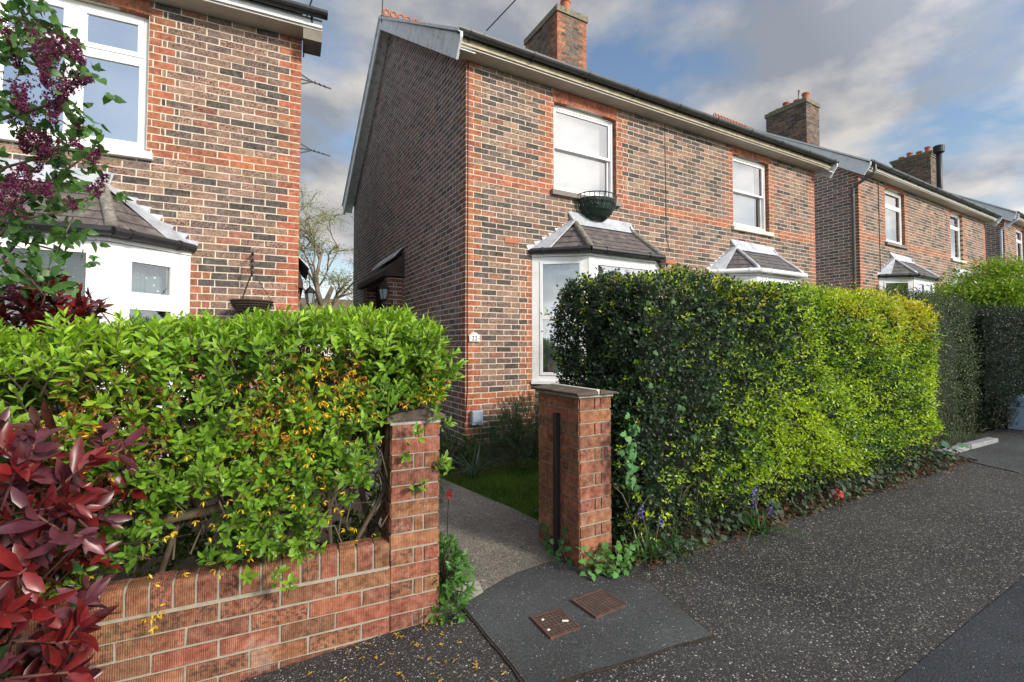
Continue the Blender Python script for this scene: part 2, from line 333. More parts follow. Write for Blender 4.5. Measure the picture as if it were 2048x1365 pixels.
# ------------------------------------------------------------------ brickwork
def pal_red():
    k = random.uniform(.75, 1.2); return (.45 * k, .125 * k * random.uniform(.85, 1.15), .055 * k, random.choice([0, 0, .1, .25]))
def pal_mix():
    r = random.random()
    if r < .36: k = random.uniform(.8, 1.25); return (.36 * k, .21 * k, .155 * k, random.uniform(.3, 1))     # dusky pink
    if r < .60: k = random.uniform(.7, 1.2); return (.215 * k, .145 * k, .13 * k, random.uniform(.4, 1))       # grey brown
    if r < .82: k = random.uniform(.5, 1.2); return (.062 * k, .058 * k, .064 * k, random.uniform(0, .8))        # burnt blue
    if r < .93: k = random.uniform(.8, 1.2); return (.36 * k, .235 * k, .16 * k, random.uniform(.4, 1))       # buff
    k = random.uniform(.7, 1.1); return (.38 * k, .14 * k, .09 * k, random.uniform(.2, .9))
def pal_stack():
    c = pal_mix(); return (c[0] * .62, c[1] * .68, c[2] * .68, c[3])
def pal_side():  # greyer, bluer bricks: the side walls' shade put into the palette
    r = random.random(); k = random.uniform(.7, 1.2)
    if r < .52: return (.29 * k, .22 * k, .205 * k, random.uniform(.2, .8))
    if r < .78: return (.12 * k, .115 * k, .14 * k, random.uniform(0, .6))
    return (.29 * k, .165 * k, .145 * k, random.uniform(.1, .7))
def pal_modern():
    k = random.uniform(.7, 1.2); return (.31 * k, .090 * k * random.uniform(.8, 1.3), .040 * k, random.choice([0, .15, .4, .7]))
def cut(a, b, ops, z0, z1):
    seg = [(a, b)]
    for (x0, x1, q0, q1) in ops:
        if z1 <= q0 + .02 or z0 >= q1 - .02: continue
        ns = []
        for s, e in seg:
            if e <= x0 or s >= x1: ns.append((s, e))
            else:
                if x0 - s > .02: ns.append((s, x0))
                if e - x1 > .02: ns.append((x1, e))
        seg = ns
    return seg
def brick_wall(mb, W, z0, z1, T, ops=(), pal=pal_mix, quoin=(True, True), bands=(), skipz=None, clip=None, L=.225, Cs=.075, J=.0105, proud=.002, jag=.0022, reddepth=.11, mi=0, ret=(0, 0)):
    """courses of stretchers in the local (u, z) plane; T maps (u, out, z) to a point (out: metres outward)"""
    n0 = int(round((z1 - z0) / Cs))
    mb.m = mi
    for i in range(n0):
        za = z0 + i * Cs; zb = za + Cs - J; ua, ub = 0, W
        if clip:
            c = clip(zb)
            if c is None: continue
            ua, ub = c
        odd = i % 2; band = any(b0 <= za + .03 < b1 for b0, b1 in bands)
        cuts = [0.0]; edges = set()
        ql = (L if odd else L / 2)
        bricks = []
        x = -L / 2 * odd if not quoin[0] else 0
        if quoin[0]: bricks.append((0, ql, True)); x = ql
        end = W - (L if odd else L / 2) if quoin[1] else W
        while x < end - .03:
            e = min(x + L, end)
            if end - e < .06: e = end
            bricks.append((x, e, False)); x = e
        if quoin[1]: bricks.append((end, W, True))
        # red jambs beside the openings
        rj = [(o[0], o[1], o[2], o[3]) for o in ops if za < o[3] and zb > o[2] and (len(o) < 5 or o[4])]
        for a, b, red in bricks:
            for s, e in cut(max(a, ua), min(b, ub), [o[:4] for o in ops], za, zb):
                parts = [(s, e, red)]
                for o in rj:
                    q = L if odd else L / 2
                    np_ = []
                    for (s2, e2, r2) in parts:
                        for lo, hi, side in ((o[0] - q, o[0], 1), (o[1], o[1] + q, 0)):
                            pass
                        A, B = o[0] - q, o[0]; C_, D_ = o[1], o[1] + q
                        pts = sorted({s2, e2} | {p for p in (A, B, C_, D_) if s2 + .03 < p < e2 - .03})
                        for u, v in zip(pts[:-1], pts[1:]):
                            mid = (u + v) / 2; inside = A < mid < B or C_ < mid < D_
                            np_.append((u, v, r2 or ('j' if inside else False)))
                    # merge neighbours of red jamb
                    mg = []
                    for pr in np_:
                        if mg and mg[-1][2] == 'j' and pr[2] == 'j' : mg[-1] = (mg[-1][0], pr[1], 'j')
                        else: mg.append(pr)
                    parts = mg
                for s2, e2, r2 in parts:
                    if e2 - s2 < .025: continue
                    mb.cur = pal_red() if (r2 or band) and pal is not pal_modern else pal()
                    if r2 and pal is pal_side: c_ = mb.cur; mb.cur = (c_[0] * .6, c_[1] * .7, c_[2] * .8, .3)  # side quoins dimmed and cooled, shade put into their red
                    j = J / 2; u0 = s2 + (j if s2 > 0 else 0); u1 = e2 - (j if e2 < W else 0)
                    jj = lambda: random.uniform(-jag, jag)
                    pr = proud + random.uniform(-.0006, .0012); dp = -reddepth if r2 == 'j' else -.012
                    u0_ = u0 if s2 > 0 else u0 - ret[0]; u1_ = u1 if e2 < W else u1 + ret[1]
                    A = [T(u0_ + jj(), pr, za + jj()), T(u1_ + jj(), pr, za + jj()), T(u1_ + jj(), pr, zb + jj()), T(u0_ + jj(), pr, zb + jj())]
                    B = [T(u0_, dp, za), T(u1_, dp, za), T(u1_, dp, zb), T(u0_, dp, zb)]
                    mb.add(A + B, [(0, 1, 2, 3), (0, 4, 5, 1), (1, 5, 6, 2), (2, 6, 7, 3), (3, 7, 4, 0)])
def backing(mb, W, z0, z1, T, ops=(), mi=1, depth=.12, clip_poly=None, set_=0):
    mb.m = mi; mb.cur = (1, 1, 1, 0)
    if clip_poly: mb.quad(*[T(u, 0, z) for u, z in clip_poly]); return
    xs = sorted({0, W} | {o[0] for o in ops} | {o[1] for o in ops}); zs = sorted({z0, z1} | {o[2] for o in ops} | {min(o[3], z1) for o in ops})
    for a, b in zip(xs[:-1], xs[1:]):
        for c, d in zip(zs[:-1], zs[1:]):
            mx_, mz = (a + b) / 2, (c + d) / 2
            if any(o[0] < mx_ < o[1] and o[2] < mz < o[3] for o in ops): continue
            mb.quad(T(a, 0, c), T(b, 0, c), T(b, 0, d), T(a, 0, d))
    for o in ops:
        a, b, c, d = o[0] - .013, o[1] + .013, o[2], o[3]
        for P, Q in (((a, c), (a, d)), ((b, c), (b, d)), ((a, d), (b, d)), ((a, c), (b, c))):
            mb.quad(T(P[0], 0, P[1]), T(Q[0], 0, Q[1]), T(Q[0], -depth, Q[1]), T(P[0], -depth, P[1]))
# ------------------------------------------------------------------ slates
def slate_face(mb, P0, P1, Q1, Q0, rows=6, w=.22, th=.006):
    """P0-P1 eave edge (left to right), Q0-Q1 top edge; tiles lap downwards"""
    P0, P1, Q0, Q1 = [Vector(p) for p in (P0, P1, Q0, Q1)]
    n = (P1 - P0).cross(Q0 - P0 if (Q0 - P0).length > .01 else Q1 - P0).normalized()
    if n.z < 0: n = -n
    e = (P1 - P0).normalized(); mb.quad(P0 - n * .004, P1 - n * .004, Q1 - n * .004, Q0 - n * .004)
    for r in range(rows):
        t0, t1 = r / rows, min(1, (r + 1.12) / rows)
        a0, b0 = P0.lerp(Q0, t0), P1.lerp(Q1, t0); a1, b1 = P0.lerp(Q0, t1), P1.lerp(Q1, t1)
        X0 = min((a0 - P0).dot(e), (a1 - P0).dot(e)); X1 = max((b0 - P0).dot(e), (b1 - P0).dot(e))
        x = X0 - (w / 2 if r % 2 else 0)
        while x < X1:
            x2 = x + w; k = random.uniform(.8, 1.25); mb.cur = (k, k, k, 0)
            def cl(A, B, X):
                lo, hi = (A - P0).dot(e), (B - P0).dot(e); X = max(lo, min(hi, X)); return A + e * (X - lo) + (B - A - e * (hi - lo)) * ((X - lo) / max(hi - lo, 1e-6))
            g = .0025
            lo0, lo1 = cl(a0, b0, x + g), cl(a0, b0, x2 - g); hi0, hi1 = cl(a1, b1, x + g), cl(a1, b1, x2 - g)
            if (lo1 - lo0).length > .02:
                u = n * (th * 2 + random.uniform(0, .003)); v = n * .002
                mb.add([lo0 + u, lo1 + u, hi1 + v, hi0 + v, lo0, lo1], [(0, 1, 2, 3), (4, 5, 1, 0)])
            x = x2
# ------------------------------------------------------------------ windows
def sash(root, x0, x1, z0, z1, y=.07, kind='sash', sill='stone_sill', blind=True, gap=.12, open_top=False, glass='glass'):
    m = MB(); f = .055
    m.box(x0 + .004, x0 + f, y, y + .07, z0, z1); m.box(x1 - f, x1 - .004, y, y + .07, z0, z1)
    m.box(x0 + f, x1 - f, y, y + .07, z1 - f, z1 - .002); m.box(x0 + f, x1 - f, y, y + .07, z0 + .002, z0 + f * 1.3)
    zm = z0 + (z1 - z0) * .52; xa, xb = x0 + f, x1 - f
    panes = []
    def leaf(xa, xb, za, zb, yy, g=.038):
        m.box(xa + .002, xa + g, yy, yy + .035, za, zb); m.box(xb - g, xb - .002, yy, yy + .035, za, zb); m.box(xa + g, xb - g, yy, yy + .035, zb - g, zb); m.box(xa + g, xb - g, yy, yy + .035, za, za + g)
        panes.append((xa + g, xb - g, za + g, zb - g, yy + .018))
    if kind == 'sash':
        leaf(xa, xb, zm - .02, z1 - f, y + .012); leaf(xa, xb, z0 + f * 1.3, zm + .018, y + .05)
    elif kind == 'wide':      # two upper lights above two casements
        zt = z1 - (z1 - z0) * .33; xm = (x0 + x1) / 2
        m.box(xm - .035, xm + .035, y, y + .07, z0 + f * 1.3, z1 - f); m.box(xa, xb, y + .003, y + .067, zt - .03, zt + .03)
        for a, b in ((xa, xm - .035), (xm + .035, xb)):
            leaf(a, b, z0 + f * 1.3, zt - .03, y - .006, .032); leaf(a, b, zt + .03, z1 - f, y - .006, .05)
    elif kind == 'light':
        zt = z1 - (z1 - z0) * .3
        m.box(xa, xb, y, y + .07, zt - .025, zt + .025); leaf(xa, xb, z0 + f * 1.3, zt - .025, y + .01, .03); leaf(xa, xb, zt + .025, z1 - f, y + .01, .03)
    w = m.build('window', M['white_upvc'], root, bevel=.004)
    g = MB()
    for a, b, c, d, yy in panes: g.quad((a, yy, c), (b, yy, c), (b, yy, d), (a, yy, d))
    g.build('pane', M[glass], w)
    s = MB(); sl = 'white_upvc' if sill == 'white_upvc' else sill
    s.hull([(x0 - .06, -.06, z0 - .085), (x0 - .06, .12, z0 - .085), (x0 - .06, .12, z0 + .004), (x0 - .06, -.06, z0 - .012)], [(x1 + .06, -.06, z0 - .085), (x1 + .06, .12, z0 - .085), (x1 + .06, .12, z0 + .004), (x1 + .06, -.06, z0 - .012)])
    s.build('sill', M[sl], w, bevel=.004)
    if blind:
        b = MB(); bx = x1 - f - gap if kind != 'wide' else x1 - f; n = 14
        b.quad((x0 + f, y + .13, z0 + .02), (bx, y + .13, z0 + .02), (bx, y + .13, z1 - .02), (x0 + f, y + .13, z1 - .02)); b.build('blind', M['blind'] if kind != 'wide' else M['net'], w)
    if not blind or gap:
        c = MB(); n = 24
        for i in range(n):
            u0 = x0 + .02 + (x1 - x0 - .04) * i / n; u1 = x0 + .02 + (x1 - x0 - .04) * (i + 1) / n; a = .02 * math.sin(i * 1.7); b2 = .02 * math.sin((i + 1) * 1.7)
            c.quad((u0, y + .2 + a, z0 - .02), (u1, y + .2 + b2, z0 - .02), (u1, y + .2 + b2, z1), (u0, y + .2 + a, z1))
        c.build('curtain', M['curtain'], w)
    bk = MB(); bk.quad((x0 - .02, y + .5, z0 - .1), (x1 + .02, y + .5, z0 - .1), (x1 + .02, y + .5, z1 + .1), (x0 - .02, y + .5, z1 + .1)); bk.build('room_dark_sheet', M['dark_room'], w)  # dark sheet added behind the glass as the room's shade
    return w
def arch(mb, x0, x1, z, h, T):
    n = int(round((x1 - x0 + .04) / .068)); mb.m = 0
    w = (x1 - x0 + .04) / n
    for i in range(n):
        a = x0 - .02 + i * w + .003; b = a + w - .006; t = (i + .5) / n; rise = .03 * (1 - (2 * t - 1) ** 2); mb.cur = pal_red()
        A = [T(a, .006, z + rise - .0), T(b, .006, z + rise), T(b, .006, z + h), T(a, .006, z + h)]; B = [T(a, -.10, z + rise), T(b, -.10, z + rise), T(b, -.10, z + h), T(a, -.10, z + h)]
        mb.add(A + B, [(0, 1, 2, 3), (0, 4, 5, 1), (1, 5, 6, 2), (3, 7, 4, 0)])
def bay(root, xl, xr, d, z0, ze, style, zr=3.17, gut='dark_gutter', curtain='net', sx=.60, gl='glass', ridge=None, hipmat='ridge_cement', slate='slate'):
    """canted bay: wall line xl..xr at y=0, front face at y=-d from xl+sx to xr-sx"""
    P = [(xl, 0), (xl + sx, -d), (xr - sx, -d), (xr, 0)]
    # brick base
    b = MB()
    for (a, c) in zip(P[:-1], P[1:]):
        a = Vector((a[0], a[1], 0)); c = Vector((c[0], c[1], 0)); e = (c - a).normalized(); n = Vector((e.y, -e.x, 0)); Wd = (c - a).length
        T = lambda u, o, z, a=a, e=e, n=n: tuple(a + e * u + n * (o - .03) + Vector((0, 0, z)))
        brick_wall(b, Wd, -.3, z0 - .04, T, pal=pal_side, quoin=(False, False)); backing(b, Wd, -.3, z0 - .03, T)
    base = b.build('bay_base', [M['brick'], M['mortar']], root)
    m = MB(); panes = []
    corner = [Vector((p[0], p[1], 0)) for p in P]
    def seg(a, c, lights, frame=.07):
        e = (c - a).normalized(); n = Vector((e.y, -e.x, 0)); Wd = (c - a).length
        def bx(u0, u1, o0, o1, q0, q1):
            A = [a + e * u + n * o + Vector((0, 0, q0)) for u, o in ((u0, o0), (u1, o0), (u1, o1), (u0, o1))]; B = [v + Vector((0, 0, q1 - q0)) for v in A]; m.hull(A, B)
        bx(-.02, .09, -.06, .022, z0, ze); bx(Wd - .09, Wd + .02, -.06, .0225, z0, ze)
        bx(.09, Wd - .09, -.06, .018, z0, z0 + .075); bx(.09, Wd - .09, -.06, .018, ze - .06, ze)
        bx(-.03, Wd + .03, -.06, .055, z0 - .045, z0 - .001)
        bx(-.02, Wd + .02, -.06, .035, ze - .115 + .12, ze + .11)
        for (u0, u1, q0, q1, g) in lights:
            u0 = .09 + (Wd - .18) * u0; u1 = .09 + (Wd - .18) * u1; za = z0 + .075 + (ze - .06 - z0 - .075) * q0; zb = z0 + .075 + (ze - .06 - z0 - .075) * q1
            bx(u0, u0 + g, -.04, .03, za, zb); bx(u1 - g, u1, -.04, .03, za, zb); bx(u0 + g, u1 - g, -.04, .0295, za, za + g); bx(u0 + g, u1 - g, -.04, .0295, zb - g, zb)
            panes.append([a + e * u + n * .005 + Vector((0, 0, q)) for u, q in ((u0 + g, za + g), (u1 - g, za + g), (u1 - g, zb - g), (u0 + g, zb - g))])
    side = [(0, 1, 0, .515, .04), (0, 1, .515, 1, .04)] if style != 'transom' else [(0, 1, 0, .70, .075), (0, 1, .70, 1, .085)]
    frontl = [(0, 1, 0, 1, .05)] if style != 'double' else [(0, .5, 0, 1, .045), (.5, 1, 0, 1, .045)]
    if style == 'big': frontl = [(0, 1, 0, .80, .04), (0, 1, .80, 1, .06)]
    seg(corner[0], corner[1], side); seg(corner[1], corner[2], frontl); seg(corner[2], corner[3], side)
    w = m.build('bay_window', M['white_upvc'], root, bevel=.003)
    g = MB()
    for q in panes: g.quad(*q)
    g.build('pane', M[gl], w)
    cu = MB()
    ins = [Vector((P[0][0] + .16, .05, 0)), Vector((P[1][0] + .05, -d + .13, 0)), Vector((P[2][0] - .05, -d + .13, 0)), Vector((P[3][0] - .16, .05, 0))]
    for a, c in zip(ins[:-1], ins[1:]):
        L_ = (c - a).length; n = int(L_ / .014); e = (c - a).normalized(); nn = Vector((e.y, -e.x, 0)); prev = None
        for i in range(n + 1):
            u = L_ * i / n; o = .016 * math.sin(u * 62 + math.sin(u * 23) * 1.5); q = a + e * u + nn * o
            if prev: cu.quad(tuple(prev) [:2] + (z0 - .02,), tuple(q)[:2] + (z0 - .02,), tuple(q)[:2] + (ze,), tuple(prev)[:2] + (ze,))
            prev = q
    cu.build('curtain', M[curtain], w, smooth=True)
    rl = MB(); rl.quad((xl - .2, .6, z0 - .2), (xr + .2, .6, z0 - .2), (xr + .2, .6, ze + .3), (xl - .2, .6, ze + .3)); rl.build('room_dark_sheet', M['dark_room'], w)  # dark sheet added behind the bay, the unlit room as a colour
    # roof
    o = .10; zz = ze + .10; rx0, rx1 = ridge or (xl + .70, xr - .70)
    E = [(xl - .06, 0, zz), (xl + sx - .05, -d - o, zz), (xr - sx + .05, -d - o, zz), (xr + .06, 0, zz)]; A, B = (rx0, 0, zr), (rx1, 0, zr)
    r = MB()
    slate_face(r, E[0], E[1], A, A, 5, .17); slate_face(r, E[1], E[2], B, A, 6, .2); slate_face(r, E[2], E[3], B, B, 5, .17)
    r.cur = (1, 1, 1, 0); r.quad(E[0], E[1], E[2], E[3])
    rf = r.build('bay_roof', M[slate], root)
    for e_, t_ in ((E[1], A), (E[2], B)):
        h = MB(); e_ = Vector(e_); t_ = Vector(t_); h.tube([e_.lerp(t_, k) + Vector((0, 0, .012 + .01 * (k * 7 % 1))) for k in np.linspace(.02, .98, 9)], .05 if hipmat == 'ridge_cement' else .032, 8)
        h.build('hip_tile', M[hipmat], rf, smooth=True)
    # lead: cover strips along the wall, stepped flashings, top apron
    l = MB()
    for e_, t_, sg in ((E[0], A, -1), (E[3], B, 1)):
        e_ = Vector(e_); t_ = Vector(t_)
        inn = Vector(E[1] if sg < 0 else E[2]); dd = (inn - e_); fr = .34
        l.hull([e_ + Vector((0, -.006, .0)), e_ + dd * fr + Vector((0, 0, .012)), t_ + Vector((0, -.10, -.0)), t_ + Vector((0, -.006, .02))], [e_ + Vector((0, -.006, .02)), e_ + dd * fr + Vector((0, 0, .028)), t_ + Vector((0, -.10, .022)), t_ + Vector((0, -.006, .045))])
        n = int((t_.z - e_.z) / .075)
        for i in range(n):
            za = e_.z + i * .075; x_ = e_.x + (t_.x - e_.x) * (i / n); x2 = e_.x + (t_.x - e_.x) * ((i + 1) / n); jx = random.uniform(-.02, .02)
            ou = sg * (.065 + jx)
            q_ = [(x_ - sg * .03, za - .01), (x_ + ou * .35, za - .004), (x_ + ou, za + .058 + random.uniform(-.01, .01)), (x2 + sg * .01, za + .078), (x2 - sg * .06, za + .07)]; l.hull([(x, -.0045, z) for x, z in q_], [(x, -.0062, z) for x, z in q_])
    l.hull([(rx0 - .06, -.0066, zr - .02), (rx1 + .06, -.0066, zr - .02), (rx1 + .10, -.0066, zr + .10), (rx0 - .10, -.0066, zr + .12)], [(rx0 - .04, -.13, zr - .085), (rx1 + .04, -.13, zr - .085), (rx1 + .08, -.02, zr + .105), (rx0 - .08, -.02, zr + .125)])
    l.build('lead_flashing', M['lead'], rf)
    gm = MB(); pts = [Vector(E[0]) + Vector((0.0, -.02, -.02)), Vector(E[1]) + Vector((-.015, -.03, -.02)), Vector(E[2]) + Vector((.015, -.03, -.02)), Vector(E[3]) + Vector((0.0, -.02, -.02))]
    for a, c in zip(pts[:-1], pts[1:]): gm.tube([a, c], .042, 10)
    for k in (.2, .8):
        for a, c in zip(pts[:-1], pts[1:]):
            q = a.lerp(c, k); e = (c - a).normalized(); gm.tube([q - e * .015, q + e * .015], .05, 10)
    gm.build('bay_gutter', M[gut], rf, smooth=False)
    return w
# ------------------------------------------------------------------ the houses
GRP_H = 'semi-detached brick houses along the street'
def house(label, o, ang, W, dz, wins, bays, chx, trim, right_seen=False, corner_wins=(), depth=7.5, top=5.07, downpipe=True, chcap='plain', ovr=.20, pots=4, ztop=9.22, barge='weathered_white_paint', mirrored=False):
    root = empty('brick_house', (o[0], o[1], dz), R(ang)); tag(root, label, 'house', GRP_H)
    X0 = -W if mirrored else 0; X1 = X0 + W; RY = depth / 2 + .02; RZ = 7.85
    slope = (RZ - 5.15) / (RY + .3)
    b = MB(); Tf = lambda u, o_, z: (X0 + u, -o_, z)
    ops = [(w[0] - X0, w[1] - X0, w[2], w[3], True) for w in wins] + [(c[0] - X0 + .02, c[1] - X0 - .02, -.5, c[3] - .08, True) for c in bays]
    brick_wall(b, W, -.475, top, Tf, ops, pal_mix, (True, True), bands=((3.40 + .075, 3.625), (.575, .725)))
    # wall faces between arch and soffit are covered by the arch bricks
    ar = [o_ for o_ in ops[:len(wins)]]
    for o_ in ar: arch(b, o_[0], o_[1], o_[3] - .02, .26, Tf)
    backing(b, W, -.475, top + .12, Tf, [o_[:4] for o_ in ops])
    fw = b.build('wall', [M['brick'], M['mortar']], root)
    # gable walls
    for sx_, seen in ((X0, not mirrored), (X1, mirrored)):
        g = MB(); sg = -1 if sx_ == X0 else 1
        Ts = lambda u, o_, z, sg=sg, sx_=sx_: (sx_ + sg * o_, u, z)
        zt = lambda y: 5.15 + slope * (min(y, depth - y) + .3) - .12
        poly = [(0, -.475), (depth, -.475), (depth, zt(depth)), (RY - .02, zt(RY)), (0, zt(0))]
        def clip(z):
            if z <= zt(0): return (0, depth)
            k = (z + .12 - 5.15) / slope - .3
            return (k, depth - k) if depth - 2 * k > .1 else None
        if seen: brick_wall(g, depth, -.475, RZ, Ts, (), pal_side, (True, False), clip=clip, L=.225, J=.011, proud=.0008)
        backing(g, depth, 0, 0, Ts, clip_poly=poly)
        g.build('wall', [M['brick'], M['side_mortar']], root)
    k = MB(); k.quad((X0, depth, -.475), (X1, depth, -.475), (X1, depth, 5.3), (X0, depth, 5.3)); k.m = 0; k.build('wall', M['side_mortar'], root)
    # roof
    ov = .20; r = MB(); ey = -.33; ez = 5.15
    slate_face(r, (X0 - ov - .04, ey, ez + .04), (X1 + ovr + .04, ey, ez + .04), (X1 + ovr + .04, RY, RZ + .08), (X0 - ov - .04, RY, RZ + .08), 22, .3)
    r.cur = (1, 1, 1, 0)
    r.quad((X0 - ov - .04, RY, RZ + .076), (X1 + ovr + .04, RY, RZ + .076), (X1 + ovr + .04, depth - ey, ez + .036), (X0 - ov - .04, depth - ey, ez + .036))
    r.hull([(X0 - ov - .04, ey, ez), (X0 - ov - .04, RY, RZ + .03), (X0 - ov - .04, RY, RZ + .072), (X0 - ov - .04, ey, ez + .034)], [(X1 + ovr + .04, ey, ez), (X1 + ovr + .04, RY, RZ + .03), (X1 + ovr + .04, RY, RZ + .072), (X1 + ovr + .04, ey, ez + .034)])
    rf = r.build('roof', M['slate'], root)
    rt = MB(); n = int((W + .2 + ovr) / .3)
    for i in range(n):
        x = X0 - ov + .02 + i * .3; rt.hull([(x, RY - .11, RZ + .03), (x, RY, RZ + .13), (x, RY + .11, RZ + .03)], [(x + .29, RY - .11, RZ + .03), (x + .29, RY, RZ + .13), (x + .29, RY + .11, RZ + .03)])
        for cx in (x + .075, x + .22):
            pts = [(cx + .055 * math.cos(a), RY, RZ + .19 + .062 * math.sin(a)) for a in np.linspace(0, 2 * math.pi, 13)]; rt.tube(pts, .021, 6)
    rt.build('ridge_tiles', M['terracotta'], rf)
    # fascia, soffit, gutter
    f = MB(); f.box(X0 - ov, X1 + ov, -.262, -.24, top + .014, top + .10); f.build('fascia', M[trim[0]], root)
    s = MB(); s.box(X0 - ov, X1 + ov, -.24, 0.02, top - .008, top + .012)
    if trim[3]:
        q = MB(); q.box(X1 + .012, X1 + ov, -.235, .05, top - .13, top - .01); q.build('eave_box', M['eave_box'], root)
    s.build('soffit', M[trim[1]], root)
    gu = MB(); gy, gz = -.325, top + .145; n = 9; prof = [(math.cos(a) * .062, math.sin(a) * .062) for a in np.linspace(math.pi, 2 * math.pi, n)]
    ring = lambda x, sc=1: [(x, gy + c * sc, gz + s_ * sc) for c, s_ in prof] + [(x, gy + c * .9 * sc, gz + s_ * .9 * sc + .002) for c, s_ in reversed(prof)]
    gu.hull(ring(X0 - ov - .05), ring(X1 + ov + .05)); x = X0 - .1
    while x < X1 + ov: gu.hull(ring(x, 1.13), ring(x + .03, 1.13)); gu.bar((x + .015, gy + .06, gz - .03), (x + .015, -.25, gz - .1), .02, .03); x += .92
    gu.build('gutter', M[trim[2]], root)
    # bargeboards: front and rear slope on each gable
    for sx_ in ((X0 - ov, X1 + ov) if ovr > .1 else (X0 - ov,)):
        bm = MB(); sg = -1 if sx_ < X0 else 1; t = .03 * sg
        for (ya, yb) in ((-.36, RY), (depth + .36, RY)):
            za = ez - .03; zb = RZ + .055; hh = .25
            cutx = (yb - ya) * .035
            A = [(sx_, ya, za - .02), (sx_, ya, za + .045), (sx_, yb, zb), (sx_, yb, zb - hh), (sx_, ya + cutx, za - hh + .02)]
            bm.hull(A, [(p[0] + t, p[1], p[2]) for p in A])
            A = [(sx_, ya, za + .035), (sx_, ya, za + .075), (sx_, yb, zb + .02), (sx_, yb, zb - .03)]
            bm.hull([(p[0] + t * 1.02, p[1], p[2]) for p in A], [(p[0] + t * 1.9, p[1], p[2]) for p in A])
        for (ya, yb) in ((-.30, RY), (depth + .3, RY)):   # verge soffit
            za = ez - .17; zb = RZ - .10
            bm.hull([(sx_, ya, za), (sx_, yb, zb), (sx_, yb, zb + .012), (sx_, ya, za + .012)], [(sx_ - sg * .2, ya, za), (sx_ - sg * .2, yb, zb), (sx_ - sg * .2, yb, zb + .012), (sx_ - sg * .2, ya, za + .012)])
        bm.build('bargeboard', M[barge], root)
    # windows & bays
    for w in wins: sash(root, w[0], w[1], w[2], w[3], **(w[4] if len(w) > 4 else {}))
    for c in bays: bay(root, c[0], c[1], .47, c[2], c[3], c[4], **(c[5] if len(c) > 5 else {}))
    # chimney
    if chx is not None:
        c = MB(); y0, y1 = RY - .55, RY + .87; cw = .84
        for (a, e, Wd) in (((chx, y0), (1, 0), cw), ((chx, y1), (0, -1), y1 - y0), ((chx + cw, y0), (0, 1), y1 - y0), ((chx + cw, y1), (-1, 0), cw)):
            nrm = (e[1], -e[0]); T = lambda u, o_, z, a=a, e=e, nrm=nrm: (a[0] + e[0] * u + nrm[0] * o_, a[1] + e[1] * u + nrm[1] * o_, z)
            brick_wall(c, Wd, 6.9, ztop - .15, T, (), pal_stack, (chcap == 'plain' and o[0] < 3, chcap == 'plain' and o[0] < 3)); backing(c, Wd, 6.9, ztop - .14, T)
        c.m = 1
        if chcap == 'plain':
            c.box(chx - .035, chx + cw + .035, y0 - .035, y1 + .035, ztop - .15, ztop - .01); c.box(chx + .06, chx + cw - .06, y0 + .06, y1 - .06, ztop - .01, ztop + .06)
        else:
            for i in range(3): e_ = .03 + .035 * i; c.box(chx - e_, chx + cw + e_, y0 - e_, y1 + e_, ztop - .23 + i * .077, ztop - .155 + i * .077)
        ch = c.build('chimney', [M['brick'], M['lichen_cap']], root)
        for i in range(pots):
            p = MB(); cy = y0 + .2 + (y1 - y0 - .4) * (i / max(pots - 1, 1)); h_ = (.34, .26, .30, .22)[i % 4]; cx = chx + cw * (.45 + .1 * (i % 2))
            p.lathe(cx, cy, [(.125, ztop - .02), (.12, ztop + .06), (.105, ztop + h_ - .07), (.125, ztop + h_ - .05), (.125, ztop + h_), (.09, ztop + h_), (.085, ztop + h_ - .1)], 16); p.build('chimney_pot', M['terracotta'], ch, smooth=False)
        lf = MB(); lf.box(chx - .02, chx + cw + .02, y0 - .02, y0 + .3, RZ - .65, RZ - .30); lf.build('lead_flashing', M['lead'], ch)
    if downpipe:
        d = MB(); px_ = -.12; d.tube([(px_ + .18, gy, gz - .06), (px_ + .18, gy, gz - .2), (px_ + .15, gy + .02, gz - .26), (px_ - .02, -.02, gz - .48), (px_ - .04, .05, gz - .55), (px_ - .04, .06, -.3)], .036, 10)
        for z in (gz - .75, 3.2, 1.4): d.tube([(px_ - .04, .06, z), (px_ - .04, .06, z + .05)], .045, 10)
        d.build('downpipe', M[downpipe if isinstance(downpipe, str) else 'grey_gutter'], root)
    return root
WH = dict(blind=True, gap=.14)
H2 = house('brick pair house with white bay window, flower basket and weathered fascia, behind the open gateway', (2.427, 5.579), 0, 8.09, 0,
    [(1.38, 2.56, 3.58, 4.88, dict(sill='stone_sill')), (5.39, 6.49, 3.56, 4.93, dict(sill='pale_sill'))],
    [(1.03, 3.45, .85, 2.56, 'plain', dict(ridge=(1.72, 2.76), gl='glass', slate='old_slate')), (4.72, 7.16, .85, 2.56, 'double', dict(gut='white_upvc', hipmat='lead', ridge=(5.38, 6.50)))], 3.68, ('cream_board', 'soffit_white', 'grey_gutter', False), downpipe=False)
H1 = house('nearest brick house at the left edge, wide bedroom window over a bay with spotted curtains', (.471, 5.708), -4.0, 8.1, -.28,
    [(-2.57, -1.39, 3.53, 4.93, dict(kind='wide', sill='white_upvc', glass='mirror_glass', gap=0)), (-6.5, -5.4, 3.55, 4.93)],
    [(-3.45, -1.03, .90, 2.52, 'transom', dict(curtain='spotted_curtain', gl='clear_glass', sx=.505, gut='dark_gutter', slate='old_slate')), (-7.16, -4.72, .85, 2.56, 'plain')], None, ('white_upvc', 'soffit_white', 'dark_gutter', True), mirrored=True, downpipe=False, barge='white_upvc', ovr=.02)
